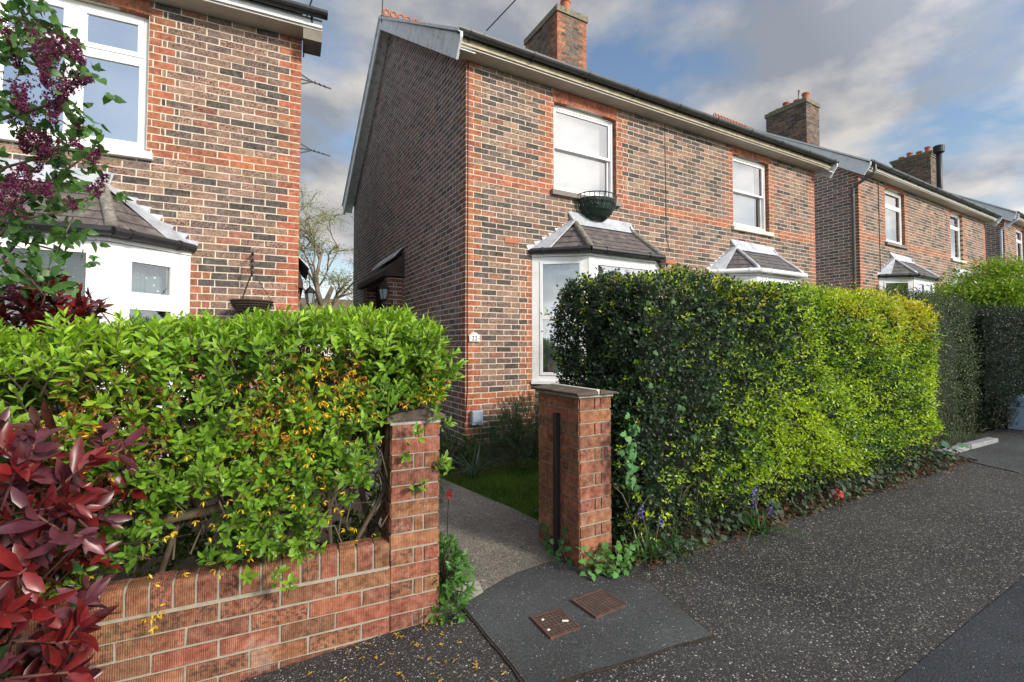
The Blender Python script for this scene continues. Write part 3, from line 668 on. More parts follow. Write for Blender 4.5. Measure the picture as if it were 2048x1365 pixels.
H3 = house('third brick house along the street with pale blue bargeboard and dark corner downpipe', (12.70, 5.731), 1.6, 8.75, .43,
    [(1.40, 2.55, 3.56, 4.95, dict(kind='light', blind=False, sill='stone_sill')), (5.72, 6.74, 3.55, 4.98, dict(kind='light', sill='pale_sill', gap=.3))],
    [(.98, 3.42, .85, 2.56, 'double', dict(hipmat='lead', curtain='net')), (5.35, 7.75, .85, 2.56, 'plain', dict(hipmat='lead', gut='white_upvc'))], 4.09, ('soffit_white', 'soffit_white', 'grey_gutter', False), downpipe='grey_gutter', barge='clean_board', pots=4, ztop=9.5)
H4 = house('farthest brick house at the right edge with a pale grey downpipe on its corner', (22.76, 5.849), 2.5, 8.4, .68,
    [(1.40, 2.55, 3.56, 4.95, dict(kind='light', sill='pale_sill')), (5.5, 6.6, 3.55, 4.95)],
    [(1.0, 3.4, .85, 2.56, 'double'), (4.9, 7.3, .85, 2.56, 'plain')], 4.4, ('soffit_white', 'soffit_white', 'grey_gutter', False), downpipe='grey_box', barge='clean_board', chcap='step', ztop=9.55)
# flue on the far roof, aerials
def flue():
    r = empty('flue_pipe', (18.6, 9.2, 0)); tag(r, 'black metal stove flue pipe with a cowl standing beside the far stepped chimney', 'flue pipe')
    m = MB(); m.tube([(0, 0, 6.8), (0, 0, 9.1)], .13, 14); m.build('pipe', M['black_metal'], r, smooth=True)
    m = MB(); m.lathe(0, 0, [(.15, 9.1), (.24, 9.14), (.25, 9.34), (.2, 9.36)], 18); m.build('cowl', M['black_metal'], r)
    m = MB(); m.bar((-.5, 0, 7.6), (.5, 0, 7.6), .03); m.bar((.5, 0, 7.6), (.2, .5, 7.75), .03); m.build('bracket', M['black_metal'], r)
flue()
def hw(root, x, y, z):      # house-local x,y (world height z) -> world
    a = root.rotation_euler.z; return Vector((root.location.x + x * math.cos(a) - y * math.sin(a), root.location.y + x * math.sin(a) + y * math.cos(a), z))
# ------------------------------------------------------------------ small parts of the houses
def air_brick(root, x, z):
    m = MB(); m.box(x - .108, x + .108, -.012, -.001, z - .033, z + .033)
    for i in range(9):
        for j in range(2): m.box(x - .09 + i * .0205, x - .09 + i * .0205 + .008, -.0125, -.0122, z - .022 + j * .024, z - .005 + j * .024)
    m.build('air_brick', M['terracotta'], root)
air_brick(H2, .68, 2.76); air_brick(H2, 3.72, 2.74)
def porch(root, y0, y1, sg, depth=.27, ex=.10):
    X = lambda d: sg * d; p = MB(); p.hull([(0, y0 + .02, 2.50), (X(depth - .03), y0 + .02, 2.50), (X(depth - .03), y0 + .02, 2.565), (0, y0 + .02, 2.565)], [(0, y1 - .02, 2.50), (X(depth - .03), y1 - .02, 2.50), (X(depth - .03), y1 - .02, 2.565), (0, y1 - .02, 2.565)]); p = p.build('porch', M['wood_dark'], root)
    for ya, yb in ((y0, y0 + .23), (y1 - .23, y1)):
        m = MB()
        Tf = lambda u, o, z, ya=ya: (X(u) if sg > 0 else -u, ya - o, z)
        brick_wall(m, depth, -.3, 2.55, Tf, pal=pal_side, quoin=(True, True)); m.m = 1; m.box(X(.0), X(depth - .006), ya + .004, yb, -.3, 2.56)
        Tn = lambda u, o, z, ya=ya: (X(depth + o), ya + u, z); brick_wall(m, yb - ya, -.3, 2.55, Tn, pal=pal_side, quoin=(False, False))
        m.build('pier', [M['brick'], M['side_mortar']], p)
    r = MB(); e = depth + ex
    r.hull([(0, y0 - .14, 3.0), (X(e), y0 - .14, 2.66), (X(e), y0 - .14, 2.57), (0, y0 - .14, 2.57)], [(0, y1 + .14, 3.0), (X(e), y1 + .14, 2.66), (X(e), y1 + .14, 2.57), (0, y1 + .14, 2.57)])
    r.build('porch_roof', M['wood_dark'], p)
    l = MB(); l.hull([(X(.005), y0 - .1, 3.12), (X(.02), y0 - .1, 3.12), (X(.2), y0 - .1, 2.93), (X(.2), y0 - .1, 2.90)], [(X(.005), y1 - .5, 3.12), (X(.02), y1 - .5, 3.12), (X(.2), y1 - .5, 2.93), (X(.2), y1 - .5, 2.90)]); l.build('lead_flashing', M['lead'], p)
    d = MB(); d.box(X(.008), X(.05), y0 + .25, y1 - .25, -.2, 2.5); d.build('door', M['wood_dark'], p)
porch(H2, 2.85, 4.9, -1); porch(H1, 2.9, 4.9, 1, .06, .05)
def lantern(p, side, label):
    r = empty('wall_lantern', p); tag(r, label, 'lantern', 'black wall lanterns at the side doors')
    m = MB(); m.lathe(0, 0, [(.035, -.13), (.05, -.10), (.085, .08), (.1, .09), (.05, .16), (.015, .19), (.012, .22)], 6); m.bar((0, 0, -.13), (0, 0, -.2), .02); m.bar((0, 0, -.19), (side * .14, 0, -.19), .02); m.bar((side * .14, 0, -.28), (side * .14, 0, -.1), .03)
    for k in range(6):
        a = 2 * math.pi * k / 6; m.bar((.052 * math.cos(a), .052 * math.sin(a), -.10), (.088 * math.cos(a), .088 * math.sin(a), .08), .009)
    m.build('lantern_frame', M['black_metal'], r)
    g = MB(); g.lathe(0, 0, [(.05, -.092), (.082, .075)], 6); o = g.build('lantern_glass', M['lamp_glass'], r); o.scale = (1.04, 1.04, 1)
lantern((2.05, 8.25, 2.24), 1, 'black wall lantern beside the side door of the middle house'); lantern((.90, 8.62, 2.14), -1, 'black wall lantern on the corner of the nearest house, left of the birch')
# house number and meter cover
def plaque():
    r = empty('number_plaque', hw(H2, .118, -.018, 1.44)); tag(r, 'small white oval-topped house number plaque reading 22 on the brick corner', 'house number')
    m = MB(); m.box(-.072, .072, -.012, 0, -.055, .035)
    pts = [(.05 * math.cos(a), .035 + .028 * math.sin(a)) for a in np.linspace(0, math.pi, 9)]; m.hull([(x, -.012, z) for x, z in pts], [(x, 0, z) for x, z in pts])
    m.build('plate', M['white_upvc'], r, bevel=.003)
    cu = bpy.data.curves.new('number', 'FONT'); cu.body = '22'; cu.size = .085; cu.align_x = 'CENTER'; cu.extrude = .0015
    to = bpy.data.objects.new('t', cu); me = bpy.data.meshes.new_from_object(to); bpy.data.objects.remove(to)
    me.name = 'number'; me.materials.clear(); me.materials.append(M['black_metal']); o = bpy.data.objects.new('number', me); COL.objects.link(o); o.parent = r; o.location = (0, -.0145, -.040); o.rotation_euler = (R(90), 0, 0)
    for s in (-1, 1):
        d = MB(); d.tube([(s * .055, -.013, -.012), (s * .055, -.0145, -.012)], .006, 8); d.build('dot', M['black_metal'], r)
plaque()
m = MB(); p_ = hw(H2, .145, 0, .415); m.box(-.075, .075, -.075, -.008, -.095, .085); m.box(-.069, .069, -.082, -.075, -.06, .08); mo = m.build('meter_box', M['grey_box'], bevel=.008, loc=p_); tag(mo, 'small pale blue-grey plastic meter cover low on the brick corner', 'meter box')
def half_basket():
    c = hw(H2, 2.10, -.03, 3.56); r = empty('wall_basket', c); tag(r, 'half-round green wire wall basket under the first upstairs window', 'plant basket')
    R_, Hh = .33, .36; m = MB()
    P = lambda a, t: (R_ * math.cos(a) * math.cos(t * 1.25), -R_ * .95 * math.sin(a) * math.cos(t * 1.25), -Hh * math.sin(t * 1.25) / math.sin(1.25))
    for a in np.linspace(0, math.pi, 15): m.tube([P(a, t) for t in np.linspace(0, 1, 7)], .005, 5)
    for t in (0, .25, .5, .75): m.tube([P(a, t) for a in np.linspace(0, math.pi, 15)], .006 if t else .009, 5)
    m.build('wire_frame', M['black_metal'], r)
    l = MB(); A = np.linspace(0, math.pi, 17); Tt = np.linspace(.12, 1, 8)
    for i in range(16):
        for j in range(7):
            q = [P(A[i], Tt[j]), P(A[i + 1], Tt[j]), P(A[i + 1], Tt[j + 1]), P(A[i], Tt[j + 1])]; l.quad(*[(x * .95, y * .93, z) for x, y, z in q])
    l.build('liner', M['green_mesh'], r)
    ds = MB()
    for i in range(260):
        a = random.uniform(.1, 3.0); k = random.uniform(.2, .88); x, y, z = R_ * k * math.cos(a), -R_ * k * math.sin(a), -.1 - random.random() * .1
        ds.bar((x, y, z), (x + random.uniform(-.05, .05), y + random.uniform(-.04, .04), z + random.uniform(.02, .10)), .006)
    ds.build('dry_moss', M['ridge_cement'], r)
half_basket()
def rattan():
    c = hw(H1, -.43, -.26, 1.76); r = empty('hanging_basket', c); tag(r, 'dark brown woven hanging basket on a chain against the nearest house', 'hanging basket')
    m = MB()
    for i in range(9): m.lathe(0, 0, [(.19 - .008 * i - .0012 * i * i, .03 - .024 * i), (.205 - .008 * i - .0012 * i * i, .018 - .024 * i), (.19 - .008 * i - .0012 * i * i, .006 - .024 * i)], 26)
    m.build('basket', M['wood_dark'], r)
    m = MB(); top = .56
    for a in (0, 2.1, 4.2):
        for k in range(10):
            t0, t1 = k / 10, (k + .75) / 10; p = lambda t: (.18 * math.cos(a) * (1 - t), .18 * math.sin(a) * (1 - t), .03 + .30 * t); m.bar(p(t0), p(t1), .004, .009)
    for k in range(7): m.tube([(.012 * math.cos(q) * (1 if k % 2 else .3), .012 * math.cos(q) * (.3 if k % 2 else 1), .33 + k * .033 + .022 * math.sin(q)) for q in np.linspace(0, 2 * math.pi, 9)], .005, 5)
    m.bar((0, 0, top), (0, .26, top - .02), .012, .02); m.bar((0, .2, top - .02), (0, .26, top - .25), .012); m.build('chain', M['black_metal'], r)
rattan()
def tv_aerial(p, label, n=5, mast=0):
    r = empty('tv_aerial', p); tag(r, label, 'aerial'); m = MB()
    m.bar((0, 0, 0), (.24, 0, -.03), .016)
    for i in range(n): x = .02 + i * .06; m.bar((x, -.07, -.02 - .01 * i), (x + .03, .07, .02 - .01 * i), .010)
    for k in (-.08, 0, .08): m.bar((0, 0, 0), (-.18, .0, k), .014)
    m.build('boom', M['black_metal'], r)
    if mast: m = MB(); m.bar((0, 0, -.5), (0, 0, mast), .02); m.bar((0, 0, mast - .2), (.08, 0, mast), .03); m.build('mast', M['grey_gutter'], r)
tv_aerial(hw(H1, .16, 1.2, 4.95), 'black television aerial under the eaves of the nearest house, upper of two', 3)
tv_aerial(hw(H1, .16, 1.2, 4.00), 'black television aerial on the side of the nearest house, lower of two', 3)
tv_aerial(hw(H3, 5.1, 4.0, 9.55), 'thin mast aerial beside the lichened chimney of the third house', 4, 1.3)
def flue2():
    r = bpy.data.objects['flue_pipe']; r.location = (19.3, 6.4, -1.58)
    for c in r.children: c.scale = (.60, .60, 1)
flue2()
def cable(pts, rad, label, sag=.0):
    m = MB(); a, b = Vector(pts[0]), Vector(pts[-1]); P = []
    if len(pts) == 2:
        for k in np.linspace(0, 1, 24): q = a.lerp(b, k); q.z -= sag * 4 * k * (1 - k); P.append(q)
    else: P = pts
    m.tube(P, rad, 5); o = m.build('overhead_cable', M['black_metal']); tag(o, label, 'cable', 'overhead cables to the houses'); return o
cable([hw(H2, .1, -.4, 5.25), (9, -14, 12.5)], .007, 'thin cable rising from the gutter of the middle house', .3)
cable([hw(H2, -.22, 3.7, 7.72), (-2.4, -14, 14)], .008, 'thin cable dropping to the gable peak of the middle house', .9)
cable([hw(H1, .02, -.05, 4.55), hw(H1, .05, -.25, 4.95), hw(H1, .30, -.6, 5.6), (6, -14, 13)], .008, 'black cable tied to the gutter end of the nearest house')
# wires clipped on the brickwork belong to the houses
m = MB(); m.tube([(.028, -.012, 5.05), (.03, -.012, 3.5), (.026, -.012, 1.9), (.03, -.012, .75), (.01, -.012, .5), (.0, -.012, .35)], .006, 5); m.tube([(3.62, -.012, 5.02), (3.63, -.012, 4.0), (3.63, -.012, 3.15), (3.70, -.012, 2.95)], .005, 5); m.build('wire', M['black_metal'], H2)
m = MB(); m.tube([(1.02, -.012, 5.02), (1.03, -.012, 3.0), (1.03, -.012, 1.0)], .008, 5); m.build('wire', M['black_metal'], H3)
# ------------------------------------------------------------------ ground
def sheet(name, pts, z, mt, kind='structure', nx=1):
    m = MB(); m.quad(*[(x, y, G(max(-30, min(45, x))) + z) for x, y in pts]); o = m.build(name, mt); o['kind'] = kind; return o
def gsheet(name, x0, x1, y0, y1, z, mt):
    m = MB(); xs = [x for x in (-600, -30, 1.2, 45, 600) if x0 < x < x1]; xs = [x0] + xs + [x1]; g = lambda x: G(max(-30, min(45, x)))
    for a, b in zip(xs[:-1], xs[1:]): m.quad((a, y0, g(a) + z), (b, y0, g(b) + z), (b, y1, g(b) + z), (a, y1, g(a) + z))
    o = m.build(name, mt); o['kind'] = 'structure'; return o
gsheet('ground', -600, 600, -600, 900, -.03, M['lawn_ground'])
gsheet('pavement', -30, 45, -.60, 2.26, 0, M['chipped_asphalt'])
gsheet('tarmac_strip', -30, 45, -.2, .895, .004, M['smooth_tarmac'])
gsheet('road', -30, 45, -7.5, -.62, -.025, M['smooth_tarmac'])
def wob(pts, amp=.015, n=10, closed=True):
    out = []
    for i in range(len(pts)):
        a = Vector((*pts[i], 0)); b = Vector((*pts[(i + 1) % len(pts)], 0)); nr = (b - a).normalized(); nr = Vector((nr.y, -nr.x, 0))
        for k in range(n):
            q = a.lerp(b, k / n) + nr * (amp * (vnoise([a.lerp(b, k / n)], 9)[0]) if k else 0); out.append((q.x, q.y))
    return out
def poly(name, pts, z, mt, kind='structure'):
    m = MB(); m.quad(*[(x, y, G(x) + z) for x, y in pts]); o = m.build(name, mt)
    o['kind'] = kind; return o
poly('soil_bed', wob([(1.96, 2.13), (6.1, 1.93), (6.5, 3.3), (1.96, 3.2)], .07, 16), .006, M['soil'])
poly('garden_bed', wob([(1.75, 4.35), (6.4, 4.1), (6.4, 5.60), (2.3, 5.62), (2.2, 5.62)], .03), -.012, M['soil'])
poly('left_bed', [(-6, 2.44), (.82, 2.44), (.95, 5.6), (-6, 6.0)], -.012, M['soil'])
poly('garden_path', [(.84, 2.25), (1.72, 2.25), (1.76, 2.70), (1.90, 2.93), (1.86, 3.35), (1.78, 3.8), (1.70, 4.3), (1.62, 4.9), (1.9, 5.6), (2.40, 6.3), (2.40, 13.5), (.95, 13.5), (.75, 5.7), (.9, 4.2), (.84, 3.0)], .004, M['path_chips'])
poly('path_edge', wob([(.86, 2.27), (1.10, 2.27), (1.15, 2.45), (.95, 2.52)], .02), .007, M['cement'])
poly('tarmac_patch', wob([(.974, 2.263), (1.16, 2.335), (1.38, 2.405), (1.66, 2.40), (1.92, 1.91), (1.826, 1.438), (.972, 1.592)], .008), .010, M['patch_tarmac'])
poly('patch_seam', wob([(.963, 2.272), (1.16, 2.348), (1.38, 2.415), (1.67, 2.41), (1.932, 1.91), (1.836, 1.428), (.960, 1.582)], .012, 20), .0065, M['soil'])
poly('far_tarmac_patch', wob([(6.0, 1.50), (9.4, 1.35), (9.4, 1.93), (6.2, 2.02)], .02), .006, M['patch_tarmac'])
# edging stones
for i, (xa, xb) in enumerate(((6.20, 6.72), (6.74, 7.35))):
    m = MB(); y = lambda x: 2.075 - .075 * (x - 6.2); m.hull([(xa, y(xa), G(xa)), (xa, y(xa) + .09, G(xa)), (xa, y(xa) + .09, G(xa) + .05), (xa, y(xa), G(xa) + .05)], [(xb, y(xb), G(xb)), (xb, y(xb) + .09, G(xb)), (xb, y(xb) + .09, G(xb) + .05), (xb, y(xb), G(xb) + .05)])
    o = m.build('edging_stone', M['kerb_stone'], bevel=.008); tag(o, ('pale concrete edging stone nearest the hedge end', 'pale concrete edging stone running on to the utility cabinet')[i], 'edging stone', 'edging stones at the far garden')
m = MB(); m.hull([(2.17, 2.10, .03), (2.20, 2.16, .03), (2.20, 2.16, .075), (2.17, 2.10, .07)], [(2.52, 2.06, .03), (2.53, 2.13, .03), (2.53, 2.13, .085), (2.52, 2.06, .08)]); o = m.build('edging_stone', M['kerb_stone'], bevel=.008); tag(o, 'half-buried grey edging stone at the foot of the hedge near the gate pier', 'edging stone')
# manhole covers
def cover(c, a, w, h, label):
    r = empty('manhole_cover', (c[0], c[1], G(c[0]) + .0105), R(a)); tag(r, label, 'manhole cover', 'small iron covers in the tarmac patch')
    m = MB(); m.box(-w / 2, w / 2, -h / 2, h / 2, -.004, .004); m.build('plate', M['checker_iron'], r, bevel=.002)
    m = MB(); e = .008
    for x0, x1, y0, y1 in ((-w / 2 - e, w / 2 + e, -h / 2 - e, -h / 2 - .001), (-w / 2 - e, w / 2 + e, h / 2 + .001, h / 2 + e), (-w / 2 - e, -w / 2 - .001, -h / 2, h / 2), (w / 2 + .001, w / 2 + e, -h / 2, h / 2)): m.box(x0, x1, y0, y1, -.004, .0055)
    m.build('frame', M['rusty_iron'], r)
cover((1.285, 1.885), -2, .15, .17, 'small rusty iron cover nearer the camera with white flecks on it')
cover((1.565, 1.905), 3, .19, .17, 'small rusty iron cover nearer the gate pier')
for i, (x, y, a, l) in enumerate(((1.245, 1.93, .3, .012), (1.33, 1.865, -.5, .03), (1.225, 1.85, .2, .014))):
    m = MB(); m.box(-l / 2, l / 2, -.005, .005, 0, .004); o = m.build('paint_chip', M['white_bits'], bevel=.001, loc=(x, y, G(x) + .0155)); o.rotation_euler.z = a; tag(o, ('small white chip at the back of the nearer iron cover', 'longer white chip at the right of the nearer iron cover', 'small white chip at the front of the nearer iron cover')[i], 'litter', 'white chips on the iron cover')
# ------------------------------------------------------------------ garden wall and gate piers
def pier_wall(mb, x0, x1, y0, y1, z0, z1, faces='flr', pal=pal_modern):
    W, D = x1 - x0, y1 - y0
    fs = {'f': (W, lambda u, o, z: (x0 + u, y0 - o, z)), 'l': (D, lambda u, o, z: (x0 - o, y1 - u, z)), 'r': (D, lambda u, o, z: (x1 + o, y0 + u, z)), 'k': (W, lambda u, o, z: (x1 - u, y1 + o, z))}
    for k, (w, T) in fs.items():
        mb.m = 1; mb.cur = (1, 1, 1, 0); mb.quad(T(0, -.001, z0), T(w, -.001, z0), T(w, -.001, z1), T(0, -.001, z1))
        if k not in faces: continue
        n = int(round((z1 - z0) / .075)); mb.m = 0
        for i in range(n):
            za = z0 + i * .075 + .005; zb = za + .065; od = i % 2
            if k in 'fk': cuts = [(0, w)] if od else [(0, .102), (.112, .150 if w < .26 else .2), (.160 if w < .26 else .21, w)]
            else:
                cuts = []; x = 0; fl = od; L = .215
                if not od: cuts.append((0, .215)); x = .225
                else: cuts.append((0, .102)); x = .112
                while x < w - .02: e = min(x + .215, w); e = w if w - e < .05 else e; cuts.append((x, e)); x = e + .01
            for a, b in cuts:
                mb.cur = pal(); j = lambda: random.uniform(-.002, .002); pr = .006 + random.uniform(-.001, .002)
                A = [T(a + j(), pr, za + j()), T(b + j(), pr, za + j()), T(b + j(), pr, zb + j()), T(a + j(), pr, zb + j())]; B = [T(a, -.01, za), T(b, -.01, za), T(b, -.01, zb), T(a, -.01, zb)]
                mb.add(A + B, [(0, 1, 2, 3), (0, 4, 5, 1), (1, 5, 6, 2), (2, 6, 7, 3), (3, 7, 4, 0)])
def coping(parent, x0, x1, y0, y1, z, h=.05, o=.035, n=8, mt='coping'):
    m = MB(); xs = np.linspace(x0 - o, x1 + o, n)
    f = lambda x: h * (1 - .55 * ((x - (x0 + x1) / 2) / ((x1 - x0) / 2 + o)) ** 2)
    A = [(x, y0 - o, z) for x in xs] + [(x, y0 - o, z + f(x)) for x in xs[::-1]]; m.hull(A, [(p[0], y1 + o, p[2]) for p in A])
    return m.build('coping', M[mt], parent, bevel=.004)
gp = empty('gate_pier', (1.712, 2.25, -.05)); tag(gp, 'red brick gate pier with a cracked tile cap, right of the garden path', 'gate pier')
m = MB(); pier_wall(m, 0, .232, 0, .44, -.06, 1.065, 'flrk'); m.build('pier', [M['smooth_brick'], M['old_mortar']], gp)
m = MB(); m.box(-.018, .246, -.018, .458, 1.066, 1.082); m.build('mortar_bed', M['cement'], gp, bevel=.004)
m = MB(); m.hull([(-.04, -.04, 1.083), (.115, -.04, 1.083), (.112, -.04, 1.107), (-.045, -.04, 1.097)], [(-.04, .48, 1.083), (.115, .48, 1.083), (.112, .48, 1.112), (-.045, .48, 1.10)]); m.hull([(.128, -.04, 1.083), (.264, -.036, 1.083), (.264, -.036, 1.095), (.128, -.04, 1.112)], [(.128, .48, 1.083), (.264, .48, 1.083), (.264, .48, 1.098), (.128, .48, 1.114)]); m.build('coping', M['coping'], gp, bevel=.004)
m = MB(); m.hull([(.113, -.03, 1.084), (.127, -.03, 1.084), (.13, -.03, 1.112), (.108, -.03, 1.112)], [(.113, .46, 1.084), (.127, .46, 1.084), (.13, .46, 1.118), (.108, .46, 1.118)]); m.build('mortar_joint', M['white_bits'], gp)
m = MB(); m.box(-.030, 0, -.018, .018, 0, .90); m.box(-.034, .004, -.02, .02, .9, .905); o = m.build('gate_stop', M['black_metal'], bevel=.003, loc=(1.700, 2.452, 0)); tag(o, 'flat black iron gate post bar fixed upright to the path side of the pier', 'gate post')
gw = empty('garden_wall', (.83, 2.238, -.16), R(-4)); tag(gw, 'low ribbed red brick garden wall ending in a taller pier, left of the path', 'garden wall')
m = MB(); pier_wall(m, -.228, 0, 0, .225, -.01, 1.115, 'flrk'); m.build('pier', [M['ribbed_brick'], M['old_mortar']], gw)
coping(gw, -.228, 0, 0, .225, 1.125, .048, .028); m = MB(); m.box(-.236, .008, -.010, .235, 1.105, 1.126); m.build('mortar_bed', M['cement'], gw)
m = MB(); Wl = 2.6
Tw = lambda u, o, z: (-.232 - Wl + u, .004 - o, z)
brick_wall(m, Wl, -.01, .44, Tw, pal=pal_modern, quoin=(False, False), proud=.006, Cs=.075); m.m = 1; m.cur = (1, 1, 1, 0); m.box(-.232 - Wl, -.232, .004, .10, -.05, .446)
x = -.236
while x > -.232 - Wl:
    m.m = 0; m.cur = pal_modern(); w = .066; a = x - w; jz = random.uniform(-.004, .006)
    pr = [(-.004, .449), (-.006, .535), (.004, .553 + jz), (.035, .562 + jz), (.075, .562 + jz), (.10, .552 + jz), (.107, .53), (.107, .449)]
    m.hull([(a, y, z) for y, z in pr], [(x, y, z) for y, z in pr]); m.m = 1; m.cur = (1, 1, 1, 0)
    pr2 = [(.002, .446), (.002, .54), (.02, .553), (.09, .553), (.10, .53), (.10, .446)]; m.hull([(a - .0105, y, z) for y, z in pr2], [(a - .0005, y, z) for y, z in pr2]); x = a - .011
m.build('wall', [M['ribbed_brick'], M['old_mortar']], gw)
def cabinet():
    r = empty('utility_cabinet', (8.36, 1.90, G(8.3))); tag(r, 'pale blue-grey utility cabinet at the far end of the dark hedge', 'cabinet')
    m = MB(); m.box(0, .7, 0, .28, 0, .41); m.build('body', M['cabinet_blue'], r, bevel=.01); m = MB(); m.box(.03, .34, -.012, -.001, .06, .38); m.box(.36, .67, -.012, -.001, .06, .38); m.build('door', M['cabinet_blue'], r, bevel=.003)
cabinet()
m = MB(); m.lathe(0, 0, [(.02, 0), (.045, .01), (.06, .04), (.05, .07), (.03, .085)], 9); o = m.build('litter', M['red_plastic'], loc=(4.07, 2.07, G(4.07) + .0)); o.rotation_euler = (.9, .2, 0); tag(o, 'crumpled bright red packet under the hedge', 'litter')
# ------------------------------------------------------------------ plants
TPL = {
 'big': (np.array([[0, 0, 0], [.22, -.34, .05], [.22, 0, 0], [.22, .34, .05], [.55, -.5, .04], [.55, 0, -.02], [.55, .5, .04], [.82, -.27, -.03], [.82, 0, -.06], [.82, .27, -.03], [1, 0, -.12]]),
         [np.array([[0, 2, 1], [0, 3, 2], [7, 8, 10], [8, 9, 10]]), np.array([[1, 2, 5, 4], [2, 3, 6, 5], [4, 5, 8, 7], [5, 6, 9, 8]])]),
 'mid': (np.array([[0, 0, 0], [.45, -.5, .06], [.5, 0, -.01], [.45, .5, .06], [1, 0, -.08]]), [np.array([[0, 2, 1], [0, 3, 2], [1, 2, 4], [2, 3, 4]])]),
 'heart': (np.array([[.04, 0, 0], [-.04, -.25, .02], [.12, -.46, .05], [.3, 0, 0], [.12, .46, .05], [-.04, .25, .02], [.5, -.42, .03], [.55, 0, -.03], [.5, .42, .03], [1, 0, -.12]]),
         [np.array([[0, 2, 1], [0, 5, 4], [6, 7, 9], [7, 8, 9]]), np.array([[0, 3, 2, 2], [0, 4, 3, 3]])[:0].reshape(0, 4), np.array([[2, 3, 7, 6], [3, 4, 8, 7]]), np.array([[0, 3, 2], [0, 4, 3]])]),
 'ivy': (np.array([[0, 0, 0], [.12, -.35, .02], [.30, -.62, 0], [.42, -.30, .03], [.62, -.42, 0], [1, 0, -.06], [.62, .42, 0], [.42, .30, .03], [.30, .62, 0], [.12, .35, .02], [.45, 0, .04]]),
         [np.array([[10, 0, 1], [10, 1, 2], [10, 2, 3], [10, 3, 4], [10, 4, 5], [10, 5, 6], [10, 6, 7], [10, 7, 8], [10, 8, 9], [10, 9, 0]])[:, ::-1]]),
 'tiny': (np.array([[0, 0, 0], [.5, -.5, .05], [1, 0, -.05], [.5, .5, .05]]), [np.array([[0, 1, 2, 3]])]),
}
def leafset(name, P, D, Nn, L, Wd, C, kind='mid', mt='leaf', parent=None, smooth=True):
    P = np.asarray(P, float); n = len(P); D = unit(D); S = unit(np.cross(D, np.asarray(Nn, float) + rng.normal(0, .01, (n, 3)))); Nn = np.cross(S, D)
    T, Fs = TPL[kind]; k = len(T); L = np.broadcast_to(L, (n,))[:, None, None]; Wd = np.broadcast_to(Wd, (n,))[:, None, None]
    V = P[:, None, :] + D[:, None, :] * T[None, :, 0:1] * L + S[:, None, :] * T[None, :, 1:2] * Wd + Nn[:, None, :] * T[None, :, 2:3] * L
    off = (np.arange(n) * k)[:, None, None]; FS = [(F[None] + off).reshape(-1, F.shape[1]) for F in Fs if len(F)]
    C4 = np.ones((n, k, 4)); C4[:, :, :3] = np.asarray(C)[:, None, :]
    return np_mesh(name, V.reshape(-1, 3), FS, M[mt], parent, C4.reshape(-1, 4), smooth=smooth)
def perp(D):
    a = np.cross(D, [0, 0, 1.]); bad = np.linalg.norm(a, axis=1) < .1; a[bad] = np.cross(D[bad], [1., 0, 0]); a = unit(a); return a, np.cross(a, D)
def lerpc(a, b, t): a = np.asarray(a, float); b = np.asarray(b, float); return a + (b - a) * np.asarray(t)[:, None]
def shoots(P, D, n_node, gap, L0, L1, per=2, spread=50, wr=.33):
    """whorled shoots -> leaf P,D,N,L,W, shoot index"""
    n = len(P); D = unit(D); A, B = perp(D); out = []
    ph = rng.uniform(0, 6.28, n)
    for j in range(n_node):
        t = j / max(n_node - 1, 1); base = P + D * (gap * j)[:, None] if hasattr(gap, '__len__') else P + D * gap * j
        for q in range(per):
            a = ph + j * math.pi / per + q * 2 * math.pi / per + rng.normal(0, .25, n)
            sp = R(spread * (1 - .45 * t)) * rng.uniform(.75, 1.25, n)
            rad = A * np.cos(a)[:, None] + B * np.sin(a)[:, None]; d = D * np.cos(sp)[:, None] + rad * np.sin(sp)[:, None]
            nn = D * np.sin(sp)[:, None] - rad * np.cos(sp)[:, None]
            l = (L0 + (L1 - L0) * t) * rng.uniform(.7, 1.2, n); out.append((base, d, nn, l, np.arange(n), np.full(n, t)))
    P, D, Nn, L, I, T = [np.concatenate(x) for x in zip(*out)]
    return P, D, Nn, L, L * wr * rng.uniform(.85, 1.15, len(L)), I, T
